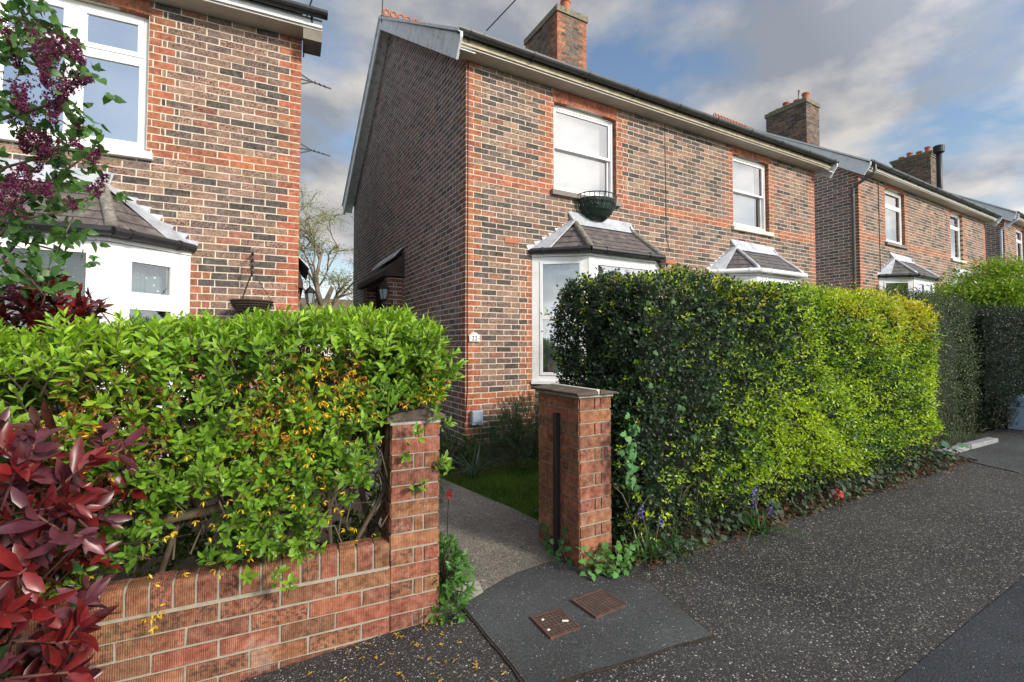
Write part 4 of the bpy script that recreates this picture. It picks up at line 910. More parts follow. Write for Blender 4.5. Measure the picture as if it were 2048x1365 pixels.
# --- forsythia hedge over the garden wall
def forsythia():
    r = empty('forsythia_hedge', (0, 2.6, -.05)); tag(r, 'bright green leafy hedge with fading yellow and brown blossom growing over the low brick wall', 'hedge')
    o3 = np.array([0, 2.6, -.05])
    topz = lambda x: 1.365 + .09 * np.clip((x + .3) / .9, -1, 1) - .30 * np.clip((x - .62) / .36, 0, 1) ** 2
    P = []; D = []; Z = []
    def addp(p, d, z): P.append(p); D.append(d); Z.append(z)
    n = 1700; x = rng.uniform(-1.5, .90, n); y = rng.uniform(2.2, 3.1, n); z = topz(x) + .035 * vnoise(np.stack([x, y, x * 0], 1), 6) - rng.uniform(0, .10, n)
    addp(np.stack([x, y, z], 1), np.stack([rng.normal(0, .35, n) + np.clip(x - .6, 0, 1), rng.normal(-.15, .4, n), np.ones(n)], 1), np.zeros(n))
    n = 1350; x = rng.uniform(-1.5, .88, n); u = rng.beta(1.0, 1.1, n); z = topz(x) - .05 - u * .62; y = 2.20 + .05 * vnoise(np.stack([x, z, z], 1), 7) + rng.uniform(-.05, .12, n) + .05 * u
    keep = rng.random(n) < np.where(u > .12, np.where(u < .5, .45, .8), 1); x, y, z, u = x[keep], y[keep], z[keep], u[keep]; n = len(x)
    addp(np.stack([x, y, z], 1), np.stack([rng.normal(0, .5, n) + np.clip(x - .7, 0, 1) * 2, -rng.uniform(.5, 1.1, n), rng.uniform(.2, 1.1, n)], 1), .2 + u * .6)
    # right end
    n = 420; y = rng.uniform(2.18, 3.0, n); z = rng.uniform(.82, 1.30, n); x = .80 + .05 * vnoise(np.stack([y, z, z], 1), 6) - .25 * np.clip((z - 1.1) / .2, 0, 1) ** 2 * .6
    addp(np.stack([x, y, z], 1), np.stack([rng.uniform(.4, 1, n), rng.normal(-.3, .4, n), rng.uniform(.2, 1.2, n)], 1), np.full(n, .25))
    # sparse lower sprays
    n = 480; x = rng.uniform(-.75, .74, n); z = rng.uniform(.44, .84, n); y = rng.uniform(2.14, 2.42, n)
    vis = vnoise(np.stack([x, z, x * 0], 1), 5.5, 2) > -.12; x, y, z = x[vis], y[vis], z[vis]; n = len(x)
    addp(np.stack([x, y, z], 1), np.stack([rng.normal(0, .6, n), -rng.uniform(.3, 1, n), rng.uniform(-.1, .9, n)], 1), np.full(n, .8))
    # sprays hanging over the front of the wall and pier
    pts = [(.10, 2.18, .36), (.16, 2.15, .33), (.02, 2.20, .40), (.70, 2.15, .90), (.76, 2.14, .83), (.67, 2.13, .78), (.80, 2.16, .94), (.62, 2.14, .70), (.70, 2.13, .66), (.60, 2.15, .60), (.78, 2.13, .76)]
    P0 = np.array(pts); addp(P0, np.stack([rng.normal(0, .5, len(pts)), -rng.uniform(.3, .8, len(pts)), rng.uniform(.1, .9, len(pts))], 1), np.full(len(pts), .7))
    n = 900; x = rng.uniform(-1.6, .75, n); y = rng.uniform(2.75, 3.5, n); z = rng.uniform(-.05, .8, n); addp(np.stack([x, y, z], 1), rng.normal(0, 1, (n, 3)) + [0, -.3, .8], np.full(n, 1.6))
    # interior
    n = 1500; x = rng.uniform(-1.5, .85, n); y = rng.uniform(2.3, 3.0, n); z = rng.uniform(.75, 1.25, n); addp(np.stack([x, y, z], 1), rng.normal(0, 1, (n, 3)) + [0, -.3, .5], np.full(n, .9))
    P = np.concatenate(P); D = np.concatenate(D); Z = np.concatenate(Z); kp = ~((P[:, 0] > .52) & (P[:, 2] < 1.03) & (P[:, 1] < 2.5) & (np.arange(len(P)) % 9 > 0) & (P[:, 0] < .86)); P, D, Z = P[kp], D[kp], Z[kp]
    p, d, nn, l, w, I, T = shoots(P, D, 4, .022, .066, .046, 2, 54, .30)
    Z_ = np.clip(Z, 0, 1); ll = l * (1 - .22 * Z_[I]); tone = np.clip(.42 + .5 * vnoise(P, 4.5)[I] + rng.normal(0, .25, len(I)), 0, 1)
    c = lerpc((.14, .29, .02), (.36, .55, .04), tone); c2 = lerpc((.06, .16, .02), (.17, .33, .03), tone); c = c + (c2 - c) * np.clip(Z[I], 0, 1)[:, None]; c[Z[I] > 1.5] *= .35  # lower, inner and back leaves darkened: the hedge's shade put into the colour
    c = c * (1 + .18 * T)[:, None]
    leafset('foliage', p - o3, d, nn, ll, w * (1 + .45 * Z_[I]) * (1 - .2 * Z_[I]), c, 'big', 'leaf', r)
    st = MB(); st.cur = (1, 1, 1, 0)
    for q, dd in list(zip(P, unit(D)))[::2]: st.bar(q - o3 - dd * .07, q - o3 + dd * .07, .004)
    tr = MB(); T_ = lambda *a: [tuple(np.array(q) - o3) for q in a]
    stems = [(.56, .52), (.48, .66), (.36, .30), (.22, .18), (.60, .72), (.02, -.1), (.30, .44), (-.3, -.2), (-.6, -.7), (-.9, -.8), (.68, .60), (.12, .3)]
    for a, b in stems:
        y0 = random.uniform(2.40, 2.62); m_ = random.uniform(-.05, .05); k = random.uniform(.010, .022)
        tr.tube(T_((a, y0, -.02), (a + m_, y0 - .02, .35), ((a + b) / 2 - m_, y0 - .04, .62), (b, y0 - .1, .9), (b + m_ * 2, y0, 1.15)), [k * 1.3, k, k * .85, k * .7, k * .4], 8)
    tr.tube(T_((-.75, 2.5, .30), (-.45, 2.44, .50), (-.30, 2.42, .61), (-.1, 2.42, .62), (.14, 2.44, .60), (.34, 2.46, .68)), [.03, .026, .023, .021, .019, .012], 8)
    tr.tube(T_((-.16, 2.42, .62), (-.22, 2.44, .78), (-.28, 2.46, .95)), [.018, .014, .01], 7)
    tr.build('trunk', M['bark'], r, smooth=True)
    for i in range(420):
        x = random.uniform(-1.1, .78); z = random.uniform(.42, 1.2); y = random.uniform(2.25, 2.8); a = random.uniform(-1, 1); l = random.uniform(.1, .3); q = np.array((x, y, z)) - o3
        st.tube([q, q + np.array((a * l * .4 + random.uniform(-.03, .03), random.uniform(-.05, .05), l * .5)), q + np.array((a * l, random.uniform(-.1, .03), l * random.uniform(.4, 1)))], [.0045, .0035, .002], 4)
    for p0 in ((.05, 2.3, .48), (.2, 2.28, .5)):
        q = np.array(p0) - o3; st.tube([q, q + (.02, -.10, .02), q + (.03, -.14, -.12)], [.003, .0025, .002], 4)
    q = np.array((-.20, 2.3, .42)) - o3; st.tube([q, q + (-.05, -.08, .02), q + (-.08, -.13, -.09)], [.003, .0025, .002], 4)
    st.build('twigs', M['bark'], r)
    # fading blossom: four narrow petals each
    n = 2300; x = rng.uniform(-1.3, .88, n); z = rng.normal(1.06, .16, n); y = rng.uniform(2.10, 2.36, n); keep = (vnoise(np.stack([x, z, x * 0], 1), 6, 5) > -.05) & ((x < .5) | (z > 1.05)) & (z < topz(x) - .10); F = np.stack([x, y, z], 1)[keep]
    n2 = 130; F2 = np.stack([rng.uniform(-.6, .55, n2), rng.uniform(2.12, 2.3, n2), rng.uniform(.45, .95, n2)], 1); F3 = np.array([(-.285, 2.17, .335)] * 9) + rng.normal(0, .016, (9, 3)); F = np.concatenate([F, F2, F3]); n = len(F)
    bright = np.clip(.10 + .6 * vnoise(F, 5, 3) + .35 * (F[:, 0] > .2) + rng.normal(0, .2, n), 0, 1); bright[-9 - n2:] = .9
    ax = unit(rng.normal(0, 1, (n, 3)) + [0, -.4, -.9]); A, B = perp(ax); Pq = []; Dq = []; Nq = []; Cq = []
    for k in range(4):
        a = k * 1.57; rad = A * math.cos(a) + B * math.sin(a); Pq.append(F); Dq.append(ax * .8 + rad * .7 + rng.normal(0, .2, (n, 3))); Nq.append(rad); Cq.append(np.where((bright > .5)[:, None], lerpc((.60, .30, .01), (.75, .52, .02), bright), lerpc((.14, .055, .015), (.40, .18, .02), bright * 2)))
    leafset('blossom', np.concatenate(Pq) - o3, np.concatenate(Dq), np.concatenate(Nq), .023, .0075, np.concatenate(Cq), 'mid', 'petal', r)
    # dense woody middle of the hedge
forsythia()
# --- clipped hedges
def boxhedge(label, name, x0, x1, y0, y1, z1, n, Lf, cols, seed, slant=0, per=6, zb=.05, wr=.5, kind='mid', mt='leaf', rough=.05, lins=0, grp=None, bulge=.12, sprig=.03):
    r = empty(name, ((x0 + x1) / 2, (y0 + y1) / 2, G((x0 + x1) / 2))); tag(r, label, 'hedge', grp); o3 = np.array(r.location)
    fy = lambda x: y0 + slant * (x - x0)
    areaF = (x1 - x0) * z1; areaT = (x1 - x0) * (y1 - y0); areaE = (y1 - y0) * z1; tot = areaF + areaT + 2 * areaE + areaF * .35
    pk = rng.choice(5, n, p=np.array([areaF, areaT, areaE * 2, areaE, areaF * .35]) / (tot + areaE))
    u = rng.random(n); v = rng.random(n); P = np.zeros((n, 3)); Nr = np.zeros((n, 3))
    X = x0 + u * (x1 - x0); g = .04 * (X - 1.2)
    zz = zb + v * (z1 - zb)
    for k, (px, py, pz, nn) in enumerate([(X, fy(X), g + zb + v * (z1 - g - zb), (0, -1, 0)), (X, fy(X) + v * (y1 - y0), z1 + 0 * X, (0, 0, 1)), (x0 + 0 * X, y0 + u * (y1 - y0), zz, (-1, 0, 0)), (x1 + 0 * X, fy(x1) + u * (y1 - y0), zz, (1, 0, 0)), (X, y1 + 0 * X, zz, (0, 1, 0))]):
        s = pk == k; P[s, 0] = np.broadcast_to(px, n)[s]; P[s, 1] = np.broadcast_to(py, n)[s]; P[s, 2] = np.broadcast_to(pz, n)[s]; Nr[s] = nn
    # round the edges
    rr = .30; c0 = np.array([x0 + rr, 0, 0]); Q = P.copy(); Q[:, 0] = np.clip(P[:, 0], x0 + rr, x1 - rr); lo = fy(P[:, 0]) + rr; Q[:, 1] = np.clip(P[:, 1], lo, np.maximum(lo, y1 - rr)); Q[:, 2] = np.minimum(P[:, 2], z1 - rr)
    dv = P - Q; dl = np.linalg.norm(dv, axis=1, keepdims=True); out = np.where(dl > 1e-4, dv / np.maximum(dl, 1e-6), Nr); P = Q + out * rr
    low = np.clip((P[:, 2] - G(P[:, 0])) / .5, 0, 1)
    P += out * (rough * vnoise(P, 3.2, seed) + rough * .5 * vnoise(P, 9, seed + 1))[:, None] + out * (bulge * (low * (1 - low) * 4 * .3 + (low - 1) * .6))[:, None]
    dep = rng.exponential(.035, n); dep = np.where((pk == 2) & (rng.random(n) < .6), rng.uniform(.05, .42, n), dep); P -= out * dep[:, None]
    far_ = rng.random(n) < .02; P[far_] += out[far_] * rng.uniform(.03, .11, (far_.sum(), 1)); dep[far_] = 0
    sd = unit(out * 1.0 + rng.normal(0, .55, (n, 3)) + [0, 0, .35])
    p, d, nn, l, w, I, T = shoots(P, sd, per // 2, sprig, Lf, Lf * .8, 2, 58, wr)
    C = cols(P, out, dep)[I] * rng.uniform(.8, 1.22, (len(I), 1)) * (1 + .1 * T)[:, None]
    leafset('foliage', p - o3, d, nn, l, w, C, kind, mt, r)
    # near-black filler core, added so that no light passes straight through
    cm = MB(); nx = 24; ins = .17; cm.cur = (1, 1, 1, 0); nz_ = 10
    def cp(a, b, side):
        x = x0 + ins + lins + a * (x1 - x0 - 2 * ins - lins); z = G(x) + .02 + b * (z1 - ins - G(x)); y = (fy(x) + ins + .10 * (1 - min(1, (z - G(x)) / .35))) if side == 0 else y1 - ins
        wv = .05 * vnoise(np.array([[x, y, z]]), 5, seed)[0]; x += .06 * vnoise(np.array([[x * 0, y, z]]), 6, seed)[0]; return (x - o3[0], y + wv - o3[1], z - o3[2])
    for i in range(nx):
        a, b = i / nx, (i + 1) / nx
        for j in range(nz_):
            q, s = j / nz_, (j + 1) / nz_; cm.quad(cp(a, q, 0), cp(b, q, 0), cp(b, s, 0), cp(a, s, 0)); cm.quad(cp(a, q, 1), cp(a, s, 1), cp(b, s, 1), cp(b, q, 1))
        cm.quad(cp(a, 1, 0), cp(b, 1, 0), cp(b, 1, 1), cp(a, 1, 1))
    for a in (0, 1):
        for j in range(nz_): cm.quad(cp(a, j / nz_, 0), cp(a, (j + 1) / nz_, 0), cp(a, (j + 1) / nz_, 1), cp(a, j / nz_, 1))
    cm.build('dark_filler_core', M['hedge_core'], r)
    # twigs at the base
    tw = MB(); tw.cur = (1, 1, 1, 0)
    for i in range(int(90 * (x1 - x0))):
        x = random.uniform(x0 + .05, x1 - .05); y = fy(x) + random.uniform(-.02, .25); z = G(x) + random.uniform(0, .3); q = Vector((x, y, z)) - Vector(o3)
        e = q + Vector((random.uniform(-.14, .14), random.uniform(-.10, .06), random.uniform(.02, .22))); tw.tube([q, q.lerp(e, .5) + Vector((random.uniform(-.02, .02), 0, .02)), e], [.005, .004, .002], 4)
    tw.build('twigs', M['bark'], r)
    return r
simple('hedge_core', (.012, .016, .008), .95, var=.5, vs=20, bs=.8)  # near-black: the dark inside of the hedges as a colour; also on flower stems
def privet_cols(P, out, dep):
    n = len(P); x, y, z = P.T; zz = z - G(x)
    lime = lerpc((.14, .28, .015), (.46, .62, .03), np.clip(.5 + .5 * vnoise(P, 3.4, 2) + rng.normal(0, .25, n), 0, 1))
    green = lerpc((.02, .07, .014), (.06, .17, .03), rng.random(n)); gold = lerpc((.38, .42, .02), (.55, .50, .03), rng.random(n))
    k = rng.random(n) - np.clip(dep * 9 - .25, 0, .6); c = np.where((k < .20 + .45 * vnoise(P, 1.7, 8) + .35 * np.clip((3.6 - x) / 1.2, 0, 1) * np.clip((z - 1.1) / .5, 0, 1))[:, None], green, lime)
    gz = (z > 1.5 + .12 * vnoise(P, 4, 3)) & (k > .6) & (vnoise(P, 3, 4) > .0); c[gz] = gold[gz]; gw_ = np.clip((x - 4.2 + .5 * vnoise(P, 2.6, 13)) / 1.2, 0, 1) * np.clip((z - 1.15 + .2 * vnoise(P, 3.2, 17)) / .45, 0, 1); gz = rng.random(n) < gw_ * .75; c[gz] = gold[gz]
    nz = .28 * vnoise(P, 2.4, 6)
    dk = (((x - 1.95) / (.95 + nz)) ** 2 + ((zz - 1.28) / (.72 + nz)) ** 2 < 1) & (z < 1.70 + nz * .3); dk |= (out[:, 0] < -.4) & (rng.random(n) < .93); dk |= (zz < .22 + nz * .3)  # dark patch; the left end's shade also put into leaf colour; foot darkened
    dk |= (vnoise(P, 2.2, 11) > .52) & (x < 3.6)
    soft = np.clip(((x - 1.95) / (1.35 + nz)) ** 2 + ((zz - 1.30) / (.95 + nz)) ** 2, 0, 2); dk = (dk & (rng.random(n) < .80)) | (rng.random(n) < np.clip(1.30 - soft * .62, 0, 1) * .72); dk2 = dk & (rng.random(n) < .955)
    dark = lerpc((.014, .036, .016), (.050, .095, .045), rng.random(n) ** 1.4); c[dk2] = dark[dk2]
    shade = np.clip(1 - dep * 3, .55, 1); return c * shade[:, None]  # deeper leaves dimmed, inner shade of the hedge put into their colour
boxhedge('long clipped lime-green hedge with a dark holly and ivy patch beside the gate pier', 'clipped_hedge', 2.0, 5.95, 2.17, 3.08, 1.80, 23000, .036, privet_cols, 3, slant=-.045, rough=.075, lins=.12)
def dark_cols(a, b, hl):
    def f(P, out, dep):
        n = len(P); c = lerpc(a, b, np.clip(.5 + .4 * vnoise(P, 3, 1) + rng.normal(0, .25, n), 0, 1)); h = rng.random(n) < .10; c[h] = np.asarray(hl) * rng.uniform(.6, 1.2, (h.sum(), 1)); return c
    return f
boxhedge('dark small-leaved grey-green hedge adjoining the far end of the lime hedge', 'clipped_hedge', 5.86, 7.45, 2.14, 3.05, 1.92, 9000, .022, dark_cols((.03, .055, .022), (.075, .12, .05), (.20, .25, .14)), 5, rough=.05)
boxhedge('darkest dense evergreen hedge at the right edge above the utility cabinet', 'clipped_hedge', 7.9, 13.5, 2.12, 3.1, 1.82, 16000, .034, dark_cols((.012, .030, .014), (.032, .06, .028), (.06, .10, .05)), 8, rough=.05)
# --- red-leaved photinia (two bushes) spilling over the wall at the left
def photinia(label, P, D, scale, nn, origin, greens, stems):
    r = empty('photinia_bush', origin); tag(r, label, 'shrub', 'red-leaved shrubs at the left edge'); o3 = np.array(origin, float)
    p, d, nrm, l, w, I, T = shoots(P, D, nn, .018 * scale, .108 * scale, .074 * scale, 2, 62, .34); d = unit(d + rng.normal(0, .30, d.shape)); l = l * rng.uniform(.65, 1.15, len(l)); nrm = nrm + rng.normal(0, .35, nrm.shape)
    k = rng.random(len(I)); own = rng.random(len(P))[I]
    red = lerpc((.055, .006, .008), (.185, .016, .017), k); pur = lerpc((.065, .016, .026), (.15, .045, .06), k); br = lerpc((.045, .015, .01), (.10, .03, .018), k); gr = lerpc((.02, .06, .025), (.05, .14, .04), k)
    c = np.where((own < .55)[:, None], red, np.where((own < .80)[:, None], pur, br)); g = ((T < .15) & (rng.random(len(I)) < greens)) | (own > 1 - greens * .35); c[g] = gr[g]
    leafset('foliage', p - o3, d, nrm, l, w, c, 'big', 'glossy_leaf', r)
    m = MB(); m.cur = (1, 1, 1, 0); root = Vector(stems)
    for q, dd in zip(P, unit(D)):
        q = Vector(q) - Vector(o3); dd = Vector(dd); b = (root - Vector(o3)); e_ = q.lerp(b, .3) + Vector((0, .12, -.05)); m.tube([e_, q - dd * .09 + Vector((0, .03, 0)), q + dd * .06 * scale], [.005, .004, .003], 5)
    m.build('stem', M['red_stem'], r, smooth=True); return r
n = 450; x = rng.uniform(-1.35, -.12, n); z = rng.uniform(-.02, 1.04, n); y = rng.uniform(1.78, 2.24, n)
lim = -.37 + .08 * np.sin(z * 7 + 1) - .24 * np.clip((.42 - z) / .4, 0, 1) - .1 * (z > .85) ; k_ = (x < lim); x, y, z = x[k_], y[k_], z[k_]
photinia('dark red glossy photinia in front of the brick wall at the lower left', np.stack([x, y, z], 1), np.stack([rng.normal(.25, .6, len(x)), -rng.uniform(.2, 1, len(x)), rng.uniform(-.2, 1.0, len(x))], 1), 1.0, 5, (-.9, 2.3, -.09), .24, (-1.0, 2.2, -.05))
n = 46; x = rng.uniform(-1.2, -.60, n); z = rng.uniform(1.32, 1.53, n) - .14 * np.clip((x + .7) / .3, -.3, 1); y = rng.uniform(2.75, 3.0, n)
photinia('pinkish red photinia shoots rising behind the green hedge under the bay window', np.stack([x, y, z], 1), np.stack([rng.normal(.1, .4, n), rng.normal(-.2, .3, n), np.ones(n)], 1), .95, 5, (-.9, 2.95, -.1), .1, (-.9, 2.95, .3))
# --- purple lilac
def lilac():
    o3 = np.array([-1.9, 2.5, -.12]); r = empty('lilac_tree', o3); tag(r, 'lilac branches with dark purple flower spikes hanging in at the upper left', 'tree')
    def px(x, y, t): # a point on the photo's left side at forward distance t
        f = Vector((math.sin(YAW), math.cos(YAW), 0)); rt = Vector((math.cos(YAW), -math.sin(YAW), 0)); return np.array((f * t + rt * ((x - 1024) / 944 * t) + Vector((0, 0, CAMH + (693 - y) / 944 * t))))
    m = MB(); m.cur = (1, 1, 1, 0); m.tube([Vector(q) - Vector(o3) for q in ((-1.9, 2.5, -.15), (-1.85, 2.45, .8), (-1.75, 2.35, 1.7), (-1.55, 2.2, 2.4), (-1.3, 2.1, 3.0))], [.06, .05, .04, .03, .018], 9)
    m.build('trunk', M['bark'], r, smooth=True)
    b = MB(); b.cur = (1, 1, 1, 0); tips = []
    B = [((-120, 260), (-10, 230), (90, 200), (150, 130)), ((-120, 420), (0, 330), (110, 300), (165, 260)), ((-120, 400), (10, 420), (130, 330), (170, 300)), ((-100, 560), (20, 440), (120, 420), (200, 380)), ((-100, 640), (30, 480), (110, 500), (140, 430)), ((-120, 200), (-20, 110), (60, 80), (90, 60)), ((-90, 560), (10, 520), (60, 560), (85, 590)), ((-100, 700), (-20, 560), (20, 560), (40, 630)), ((-120, 120), (-30, 30), (20, 20), (50, 5))]
    for i, pts in enumerate(B):
        t = 1.75 + .09 * ((i * 5) % 6); P = [Vector(px(x, y, t + .03 * k)) for k, (x, y) in enumerate(pts)]
        b.tube([Vector((-1.6, 2.25, 2.1 - .12 * i)) - Vector(o3)] + [q - Vector(o3) for q in P], [.014, .009, .007, .005, .003], 6)
        for k in range(60):
            s = random.random(); j = min(int(s * 3), 2); q = P[j].lerp(P[j + 1], s * 3 - j); q = q + Vector((random.gauss(0, .05), random.gauss(0, .07), random.gauss(0, .05))); tips.append(q)
    b.build('branch', M['bark'], r, smooth=True)
    P = np.array([tuple(q) for q in tips]); n = len(P); P = P[rng.random(n) < np.where(P[:, 2] > 1.75, .75, .38) - .5 * (P[:, 0] > -.42)]; n = len(P)
    p, d, nn, l, w, I, T = shoots(P, np.stack([rng.normal(.4, .6, n), rng.normal(-.1, .5, n), rng.normal(.1, .7, n)], 1), 2, .03, .050, .040, 2, 70, .70)
    d[:, 2] -= .35; c = lerpc((.035, .10, .025), (.12, .26, .06), np.clip(.4 + .35 * vnoise(P, 5)[I] + rng.normal(0, .22, len(I)), 0, 1))
    leafset('foliage', p - o3, d, nn, l, w, c, 'heart', 'leaf', r)
    PN = [((75, 160), (60, 45), .036), ((150, 118), (118, 70), .034), ((168, 148), (112, 165), .026), ((40, 300), (25, 200), .05), ((60, 340), (95, 265), .04), ((30, 215), (20, 150), .04), ((95, 240), (90, 150), .04), ((110, 190), (138, 130), .03), ((152, 292), (125, 268), .018), ((150, 228), (140, 262), .02), ((188, 295), (165, 325), .020), ((205, 345), (175, 385), .024), ((80, 300), (60, 255), .036), ((15, 120), (5, 40), .04), ((25, 560), (15, 600), .02), ((35, 325), (30, 380), .045), ((92, 390), (72, 360), .026), ((145, 415), (130, 400), .014), ((105, 60), (75, 130), .036), ((12, 345), (5, 430), .05)]
    for i, (tip, bs, rad) in enumerate(PN):
        t = 1.70 + .06 * (i % 5); A = px(*tip, t); Bq = px(*bs, t + .02); ax = unit(A - Bq); L_ = np.linalg.norm(A - Bq); n = int(240 * (L_ / .15) ** .7 * (rad / .035)); s = rng.random(n) ** 1.15; rr = rad * 1.15 * (1 - s * .82) * np.sqrt(rng.random(n)) * (1 + .3 * np.sin(s * 30))
        e = unit(np.cross(rng.normal(0, 1, (n, 3)), ax)); C0 = Bq + ax * (s * L_)[:, None] + e * rr[:, None]
        Pq = []; Dq = []; 
        for k in range(4): Pq.append(C0); Dq.append(e * .7 + rng.normal(0, .75, (n, 3)))
        Pq = np.concatenate(Pq); Dq = np.concatenate(Dq); cc = lerpc((.07, .008, .035), (.24, .035, .13), rng.random(len(Pq)))
        leafset('flower_spike', Pq - o3, Dq, rng.normal(0, 1, Pq.shape), .0088, .0052, cc, 'tiny', 'petal', r)
lilac()
# --- leafless-looking spring tree far behind, between the houses
def far_tree(label, base, H, lean, seed, leafc, nleaf=2, size=.10, spread=.55):
    rs = random.Random(seed); r = empty('spring_tree', base); tag(r, label, 'tree'); b = MB(); b.cur = (1, 1, 1, 0); tr = MB(); tr.cur = (1, 1, 1, 0); LP = []; LD = []
    def grow(m, p, d, L, rad, lv):
        pts = [p]; q = p; dd = d.copy()
        for i in range(4):
            dd = (dd + Vector((rs.gauss(0, .14), rs.gauss(0, .14), rs.gauss(.0, .10) + (.05 if lv < 3 else -.10)))).normalized(); q = q + dd * (L / 4); pts.append(q)
            if lv >= 3:
                for k in range(nleaf): LP.append(tuple(q + Vector((rs.gauss(0, .12), rs.gauss(0, .12), rs.gauss(-.06, .12))))); LD.append((rs.gauss(0, 1), rs.gauss(0, 1), rs.gauss(-.4, .6)))
        m.tube(pts, [rad, rad * .88, rad * .76, rad * .64, rad * .5], 6 if lv < 2 else 4)
        if lv >= 5: return
        for k in range(3 if lv < 1 else (4 if lv < 4 else 3)):
            t = rs.uniform(.35, 1); j = min(int(t * 4), 3); o = pts[j].lerp(pts[j + 1], t * 4 - j); ax = Vector((rs.gauss(0, 1), rs.gauss(0, 1), rs.gauss(.1, .6))).normalized(); nd = (dd * 1.0 + ax * (spread + .1 * lv)).normalized()
            grow(b, o, nd, L * rs.uniform(.55, .78), rad * .55, lv + 1)
    grow(tr, Vector((0, 0, 0)), Vector(lean).normalized(), H * .34, H * .015, 0)
    tr.build('trunk', M['pale_bark'], r, smooth=True); b.build('branch', M['pale_bark'], r, smooth=True)
    n = len(LP); leafset('foliage', np.array(LP), np.array(LD), rng.normal(0, 1, (n, 3)), size, size * .5, lerpc(leafc[0], leafc[1], rng.random(n)), 'tiny', 'leaf', r)
far_tree('slender birch with thin spring leaves seen between the two nearest houses', (1.9, 24.5, -.2), 14.5, (.30, .1, 1), 4, ((.16, .22, .06), (.34, .40, .15)), 4, .08)
far_tree('small bushy tree low down beside the distant tiled roof', (4.0, 27, -.2), 5.2, (.1, 0, 1), 9, ((.12, .17, .05), (.26, .30, .12)), 4, .085, .8)
def bungalow():
    r = empty('bungalow', (-2, 44, 0)); tag(r, 'distant low building with a brown tiled roof behind the birch', 'building'); m = MB(); m.box(0, 22, 0, 8, 0, 3.6); m.build('wall', M['pale_sill'], r)
    m = MB(); P0, P1, Q0, Q1 = (-.4, -.4, 3.5), (22.4, -.4, 3.5), (-.4, 4, 5.9), (22.4, 4, 5.9); slate_face(m, P0, P1, Q1, Q0, 16, .45, .03); m.quad(Q0, Q1, (22.4, 8.4, 3.5), (-.4, 8.4, 3.5)); m.build('roof', M['far_roof'], r)
bungalow()
# --- Japanese maple in the far garden
def maple():
    o3 = np.array([14.0, 3.7, .72]); r = empty('japanese_maple', o3); tag(r, 'bright lime Japanese maple with layered foliage above the darkest hedge', 'tree')
    m = MB(); m.cur = (1, 1, 1, 0)
    for a in range(7):
        an = a * .9; m.tube([(0, 0, -.3), (.1 * math.cos(an), .1 * math.sin(an), .9), (.6 * math.cos(an), .5 * math.sin(an), 1.5), (1.2 * math.cos(an), .9 * math.sin(an), 1.8 + .1 * (a % 3))], [.07, .05, .03, .012], 6)
    m.build('trunk', M['bark'], r, smooth=True)
    P = []; D = []
    for i in range(150):
        a = rng.uniform(0, 6.28); k = math.sqrt(rng.random()); cx, cy = 1.6 * k * math.cos(a), 1.25 * k * math.sin(a); top = 2.45 * math.sqrt(max(0, 1 - (k * .86) ** 2)) ; cz = 1.25 + rng.random() * (top - 1.15)
        n = 230; q = rng.normal(0, 1, (n, 3)) * [.26, .26, .05] + [cx, cy, cz]; q[:, 2] -= .25 * ((q[:, 0] - cx) ** 2 + (q[:, 1] - cy) ** 2) / .1 * .3; P.append(q); D.append(rng.normal(0, 1, (n, 3)) + [cx * .7, cy * .7, -.4])
    P = np.concatenate(P); D = np.concatenate(D); n = len(P); h = np.clip((P[:, 2] - 1.3) / 1.1, 0, 1)
    leafset('foliage', P, D, rng.normal(0, .5, (n, 3)) + [0, 0, 1], .075, .034, lerpc((.08, .20, .015), (.36, .52, .03), np.clip(.5 + rng.normal(0, .3, n), 0, 1)), 'tiny', 'leaf', r)
maple()
# --- small plants
def blades(name, label, cat, c, n, L, W, col, spread=.5, group=None, droop=1., kind=None):
    r = empty(name, c); tag(r, label, cat, group); V = []; F = []; C = []
    for i in range(n):
        a = random.uniform(0, 6.28); s = random.uniform(.05, 1) * spread; l = L * random.uniform(.6, 1.1); w = W * random.uniform(.7, 1.2); b = Vector((random.gauss(0, .03), random.gauss(0, .03), 0)); hd = Vector((math.cos(a), math.sin(a), 0)); sd = Vector((-math.sin(a), math.cos(a), 0)); k0 = len(V); cc = [x * random.uniform(.7, 1.25) for x in random.choice(col)]
        for j in range(6):
            t = j / 5; p = b + hd * (s * l * (t + droop * .6 * t * t)) + Vector((0, 0, l * (t - droop * .55 * s * t * t * 1.4))); ww = w * (1 - t ** 2.2) * .5 + .0006; V += [p - sd * ww, p + Vector((0, 0, -ww * .5)) , p + sd * ww]; C += [(*cc, 1)] * 3
        for j in range(5):
            q = k0 + j * 3; F += [(q, q + 1, q + 4, q + 3), (q + 1, q + 2, q + 5, q + 4)]
    o = np_mesh('foliage', np.array(V), [np.array(F)], M['leaf'], r, np.array(C), smooth=True); return r
def bells(r, tops, base, col):
    st = MB(); st.cur = (1, 1, 1, 0)
    for (x, y, z) in tops:
        st.tube([(base[0], base[1], 0), (x * .6, y * .6, z * .6), (x, y, z)], [.003, .0025, .002], 4)
    st.build('stem', M['red_stem'], r)
    for (x, y, z) in tops:
        P = []
        for k in range(9): a = k * 2.4; P.append((x + .012 * math.cos(a), y + .012 * math.sin(a), z - .06 + k * .008))
        P = np.array(P); Pq = np.repeat(P, 5, 0); n = len(Pq); leafset('flower', Pq, rng.normal(0, 1, (n, 3)) + [0, 0, -.4], rng.normal(0, 1, (n, 3)), .014, .007, lerpc(col[0], col[1], rng.random(n)), 'tiny', 'petal', r)
BL = ((.10, .10, .45), (.30, .30, .80)); GB = [(.04, .11, .025), (.07, .16, .04), (.05, .13, .04)]
def gp_(x, y): return (x, y, G(x) + .005)
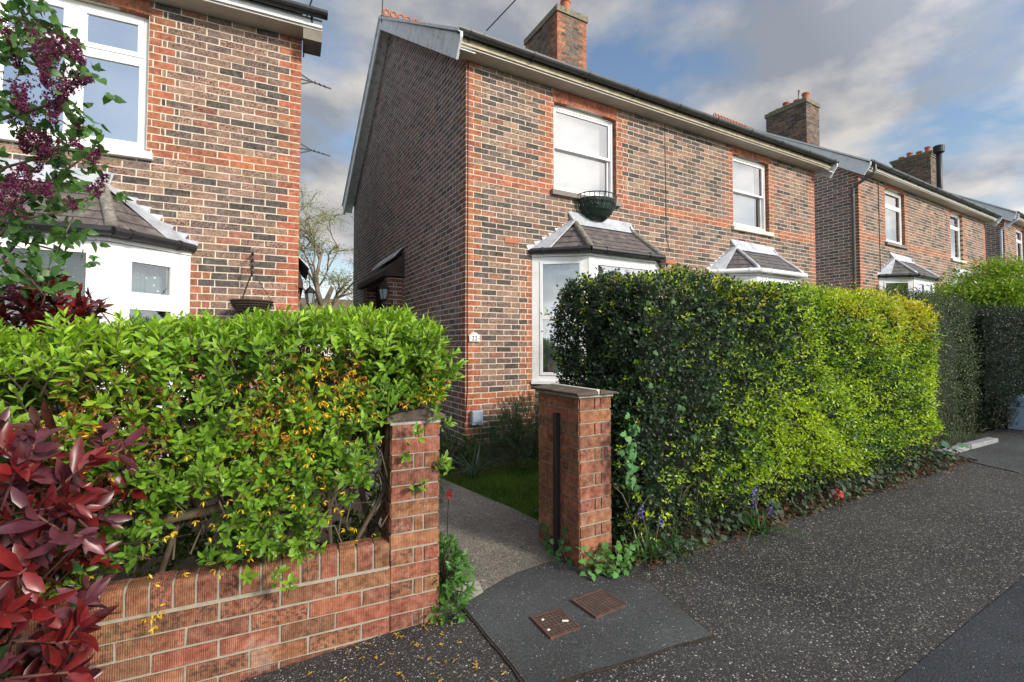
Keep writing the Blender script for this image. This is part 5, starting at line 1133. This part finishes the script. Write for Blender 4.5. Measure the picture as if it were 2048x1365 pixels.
r = blades('bluebell', 'bluebell clump with drooping leaves further along the hedge foot, second from the pier', 'flower', gp_(3.02, 2.00), 34, .21, .014, GB, 1.0, 'bluebells along the hedge foot', 1.4); bells(r, [(.02, .04, .27), (.0, .03, .21), (.10, -.02, .14)], (0, 0), BL)
r = blades('bluebell', 'bluebell clump with thin strap leaves right beside the gate pier', 'flower', gp_(2.13, 2.10), 40, .24, .012, GB, 1.0, 'bluebells along the hedge foot', 1.3); bells(r, [(-.03, .05, .30), (.12, .04, .22)], (0, 0), BL)
blades('grass_tuft', 'long thin grass blades spilling onto the pavement by the gate pier', 'grass', gp_(2.33, 2.08), 40, .22, .007, GB, 1.2, None, 1.3)
IR = [(.06, .13, .09), (.10, .18, .13), (.14, .22, .16)]
blades('iris_clump', 'grey-green strap leaves of a bulb clump at the lawn corner', 'plant', (1.98, 4.35, 0), 30, .42, .016, IR, .75, None, .9)
blades('iris_clump', 'smaller strap-leaved clump left of the lawn, near the path', 'plant', (1.80, 4.75, 0), 34, .30, .014, IR, .8, None, .9)
blades('iris_clump', 'dark upright strap leaves against the passage side of the corner', 'plant', (1.95, 6.2, 0), 40, .48, .03, [(.02, .06, .03), (.03, .09, .04)], .3, None, .3)
def bush(name, label, c, rad, n, Lf, cols, kind='mid', mt='leaf', wr=.4, per=4, core=True, flat=1., cat='shrub'):
    r = empty(name, c); tag(r, label, cat); v = unit(rng.normal(0, 1, (n, 3))); v[:, 2] = np.abs(v[:, 2]); k = rng.random(n) ** .35
    P = v * k[:, None] * np.array(rad); P *= (1 + .18 * vnoise(P + np.array(c), 7))[:, None]; p, d, nn, l, w, I, T = shoots(P, v * [1, 1, .7] + rng.normal(0, .4, (n, 3)) + [0, 0, .5], per, Lf * .25, Lf, Lf * .7, 2, 55, wr)
    leafset('foliage', p, d, nn, l, w, lerpc(cols[0], cols[1], rng.random(n))[I] * rng.uniform(.8, 1.2, (len(I), 1)), kind, mt, r)
    m = MB(); m.cur = (1, 1, 1, 0)
    for i in range(0, n, max(1, n // 120)): m.tube([(0, 0, 0), tuple(P[i] * .5 + [0, 0, .02]), tuple(P[i])], [.005, .003, .002], 4)
    m.build('stem', M['bark'], r); return r
bush('evergreen_shrub', 'dark feathery evergreen shrub under the bay window behind the gate pier', (2.95, 4.75, 0), (.85, .6, .74), 2300, .036, ((.02, .055, .02), (.065, .14, .045)), wr=.16, per=6)
bush('evergreen_shrub', 'lighter twiggy shrub top growing against the middle house wall', (2.95, 5.2, .1), (.34, .25, .66), 420, .03, ((.05, .12, .03), (.10, .2, .05)), wr=.2, per=5)
bush('wallflower', 'leafy green wallflower plants with dark purple blooms at the brick corner', (1.98, 5.0, 0), (.36, .36, .38), 230, .06, ((.03, .08, .02), (.06, .15, .03)), wr=.26)
def pansies(label, pts, col, origin):
    r = empty('pansy', origin); tag(r, label, 'flower'); o3 = np.array(origin); P = np.repeat(np.array(pts) - o3, 5, 0); n = len(P); a = np.tile(np.arange(5) * 1.256, len(pts)); D = np.stack([np.cos(a), 0 * a - .3, np.sin(a)], 1)
    leafset('flower', P, D, np.tile([0, -1., 0], (n, 1)), .028, .026, lerpc(col[0], col[1], rng.random(n)), 'mid', 'petal', r)
    m = MB(); m.cur = (1, 1, 1, 0)
    for q in pts: q = Vector(q) - Vector(origin); m.tube([(q.x, q.y + .03, 0), (q.x, q.y + .02, q.z * .6), tuple(q + Vector((0, .004, 0)))], .0025, 4)
    m.build('stem', M['hedge_core'], r)
pansies('dark purple pansies among leaves at the corner of the middle house', [(1.76, 4.70, .40), (1.67, 4.66, .33), (1.74, 4.68, .42)], ((.03, .005, .08), (.10, .02, .22)), (1.72, 4.75, 0))
pansies('single dark red flower leaning over the path', [(1.21, 3.05, .30), (1.215, 3.06, .32)], ((.10, .005, .01), (.22, .01, .02)), (1.10, 3.1, 0))
bush('path_weeds', 'leafy green weeds growing along the path side of the left pier', (.90, 2.42, 0), (.13, .26, .34), 110, .062, ((.04, .12, .02), (.10, .26, .045)), wr=.42, per=3, cat='weeds')
bush('path_weeds', 'trailing green weeds farther back on the left edge of the path', (.96, 3.0, 0), (.12, .40, .30), 120, .05, ((.03, .10, .02), (.07, .18, .04)), wr=.42, per=3, cat='weeds')
bush('path_weeds', 'mixed leafy plants with yellow tips on the far left edge of the path', (1.40, 4.3, 0), (.16, .5, .36), 150, .05, ((.05, .13, .02), (.16, .26, .04)), wr=.36, per=3, cat='weeds')
def ivy(label, P, Nn, size, cols, org, down=.5, name='ivy', stem=True):
    r = empty(name, org); tag(r, label, 'ivy'); o3 = np.array(org); n = len(P); D = rng.normal(0, .7, (n, 3)) + [0, 0, -down]; Nn = np.asarray(Nn, float) + rng.normal(0, .35, (n, 3)); D -= Nn * (np.sum(D * Nn, 1) / np.sum(Nn * Nn, 1))[:, None]
    leafset('foliage', P - o3, D, Nn, size * rng.uniform(.6, 1.15, n), size * rng.uniform(.6, 1.0, n), lerpc(cols[0], cols[1], rng.random(n)), 'ivy', 'ivy_leaf', r)
    if not stem: return
    m = MB(); m.cur = (1, 1, 1, 0); Q = P[np.argsort(P[:, 0] * 3 + P[:, 2])]
    for i in range(0, n - 3, 3): m.tube([tuple(Q[i] - o3 + [0, .01, -.005]), tuple(Q[i + 1] - o3 + [0, .012, -.005]), tuple(Q[i + 3] - o3 + [0, .01, -.005])], .0022, 4)
    m.build('stem', M['bark'], r)
n = 105; x = rng.uniform(1.66, 2.08, n); y = 2.20 - rng.random(n) * .16 * np.clip(1.1 - np.abs(x - 1.85) / .3, .3, 1); z = G(x) + .015 + rng.random(n) ** 2 * .13
ivy('round-leaved green ivy creeping round the foot of the gate pier', np.stack([x, y, z], 1), np.tile([0, -.5, .9], (n, 1)), .046, ((.035, .11, .02), (.10, .27, .05)), (1.85, 2.15, .03))
n = 34; z = rng.uniform(.50, .92, n); ivy('bright ivy shoots climbing beside the right edge of the gate pier', np.stack([1.99 + rng.normal(0, .022, n), 2.10 + rng.normal(0, .02, n), z], 1), np.tile([-.2, -1, .2], (n, 1)), .05, ((.05, .16, .04), (.12, .30, .09)), (2.0, 2.14, .03))
n = 22; ivy('dark weeds at the path side foot of the gate pier', np.stack([rng.uniform(1.60, 1.70, n), rng.uniform(2.30, 2.62, n), rng.uniform(.03, .20, n)], 1), np.tile([-1, -.3, .4], (n, 1)), .05, ((.03, .09, .03), (.06, .16, .05)), (1.66, 2.45, .02))
n = 620; x = rng.uniform(2.2, 6.2, n); y = 2.10 - .035 * (x - 2) + rng.uniform(-.13, .10, n) * np.clip(.6 + .5 * vnoise(np.stack([x, x * 0, x * 0], 1), 2.3), .2, 1); z = G(x) + .01 + rng.random(n) ** 2 * .14
ivy('low dark ivy and ground cover trailing along the whole hedge foot', np.stack([x, y, z], 1), np.tile([0, -.6, .8], (n, 1)), .042, ((.012, .035, .018), (.045, .10, .045)), (4, 2.1, G(4)))
n = 34; ivy('scattered fresh ivy leaves in the dark patch of the lime hedge', np.stack([rng.uniform(2.0, 2.9, n), np.full(n, 2.06) + rng.normal(0, .02, n), rng.uniform(.75, 1.65, n)], 1), np.tile([-.2, -1, .2], (n, 1)), .042, ((.02, .07, .015), (.06, .16, .03)), (2.4, 2.14, .06), stem=False)
n = 9; ivy('broad green weed leaves at the far hedge corner', np.stack([6.02 + rng.normal(0, .09, n), 1.98 + rng.normal(0, .05, n), .28 + rng.uniform(-.05, .12, n)], 1), np.tile([0, -.4, 1], (n, 1)), .13, ((.04, .12, .07), (.07, .20, .10)), (6.02, 1.98, .2), name='broadleaf_weed')
# --- scattered stuff
def scatter(name, P, L, W, cols, kind='mid', mt='petal', up=.15, ks=1):
    n = len(P); a = rng.uniform(0, 6.28, n); D = np.stack([np.cos(a), np.sin(a), rng.uniform(-.05, up, n)], 1); o = leafset(name, P, D, rng.normal(0, .25, (n, 3)) + [0, 0, 1], L * rng.uniform(.6, 1.2, n), W * rng.uniform(.7, 1.2, n), lerpc(cols[0], cols[1], rng.random(n)), kind, mt); o['kind'] = 'stuff'; return o
n = 90; c0 = np.stack([rng.uniform(-.15, .95, n), 0 * np.arange(n), 0 * np.arange(n)], 1); c0[:, 1] = 2.22 - .05 * (c0[:, 0] < .4) - rng.random(n) ** 1.4 * .62; c0[:, 2] = G(c0[:, 0]) + .009
scatter('fallen_petals', np.repeat(c0, 4, 0), .017, .006, ((.55, .28, .02), (.8, .55, .05)))
n = 1500; x = rng.uniform(1.98, 6.2, n); y = 2.12 - .04 * (x - 2) + rng.normal(0, .07, n); scatter('dead_leaves', np.stack([x, y, G(x) + .014 + rng.random(n) * .02], 1), .04, .024, ((.07, .03, .015), (.22, .12, .06)), 'mid', 'petal', .6)
n = 500; x = rng.uniform(.85, 1.9, n); y = rng.uniform(2.3, 5, n); k_ = rng.random(n) < .35; scatter('path_litter', np.stack([x, y, np.full(n, .035)], 1)[k_] - [0, 0, .02], .016, .006, ((.10, .06, .03), (.2, .15, .08)))
def lawn():
    n = 42000; x = rng.uniform(1.72, 5.2, n); y = rng.uniform(2.85, 4.55, n); e = 1.90 + (3.35 - y) * -.0 ; edge = np.interp(y, [2.85, 2.93, 3.35, 3.8, 4.3, 4.55], [1.97, 1.90, 1.86, 1.78, 1.70, 1.70]) + .03 * vnoise(np.stack([x * 0, y, y], 1), 9); k = x > edge; x, y = x[k], y[k]; n = len(x)
    a = rng.uniform(0, 6.28, n); s = rng.uniform(.1, .6, n); D = np.stack([np.cos(a) * s, np.sin(a) * s, np.ones(n)], 1)
    o = leafset('lawn', np.stack([x, y, G(x) - .03], 1), D, np.stack([np.cos(a + 1.5), np.sin(a + 1.5), 0 * a], 1), rng.uniform(.03, .07, n), .0045, lerpc((.035, .09, .01), (.19, .30, .04), np.clip(.42 + .5 * vnoise(np.stack([x, y, x * 0], 1), 4) + rng.normal(0, .25, n), 0, 1)), 'tiny', 'leaf'); o['kind'] = 'stuff'; 
lawn()

far_tree('bare street tree reflected darkly in the left pane of the white bay window', (-9.5, -.9, -.4), 9.5, (0, 0, 1), 12, ((.05, .09, .02), (.12, .18, .05)), 3, .10)
far_tree('leafy tree across the street seen only as a reflection in the bay', (13.5, -8.5, .2), 9, (0, 0, 1), 21, ((.02, .05, .015), (.06, .11, .03)), 9, .20, .7)
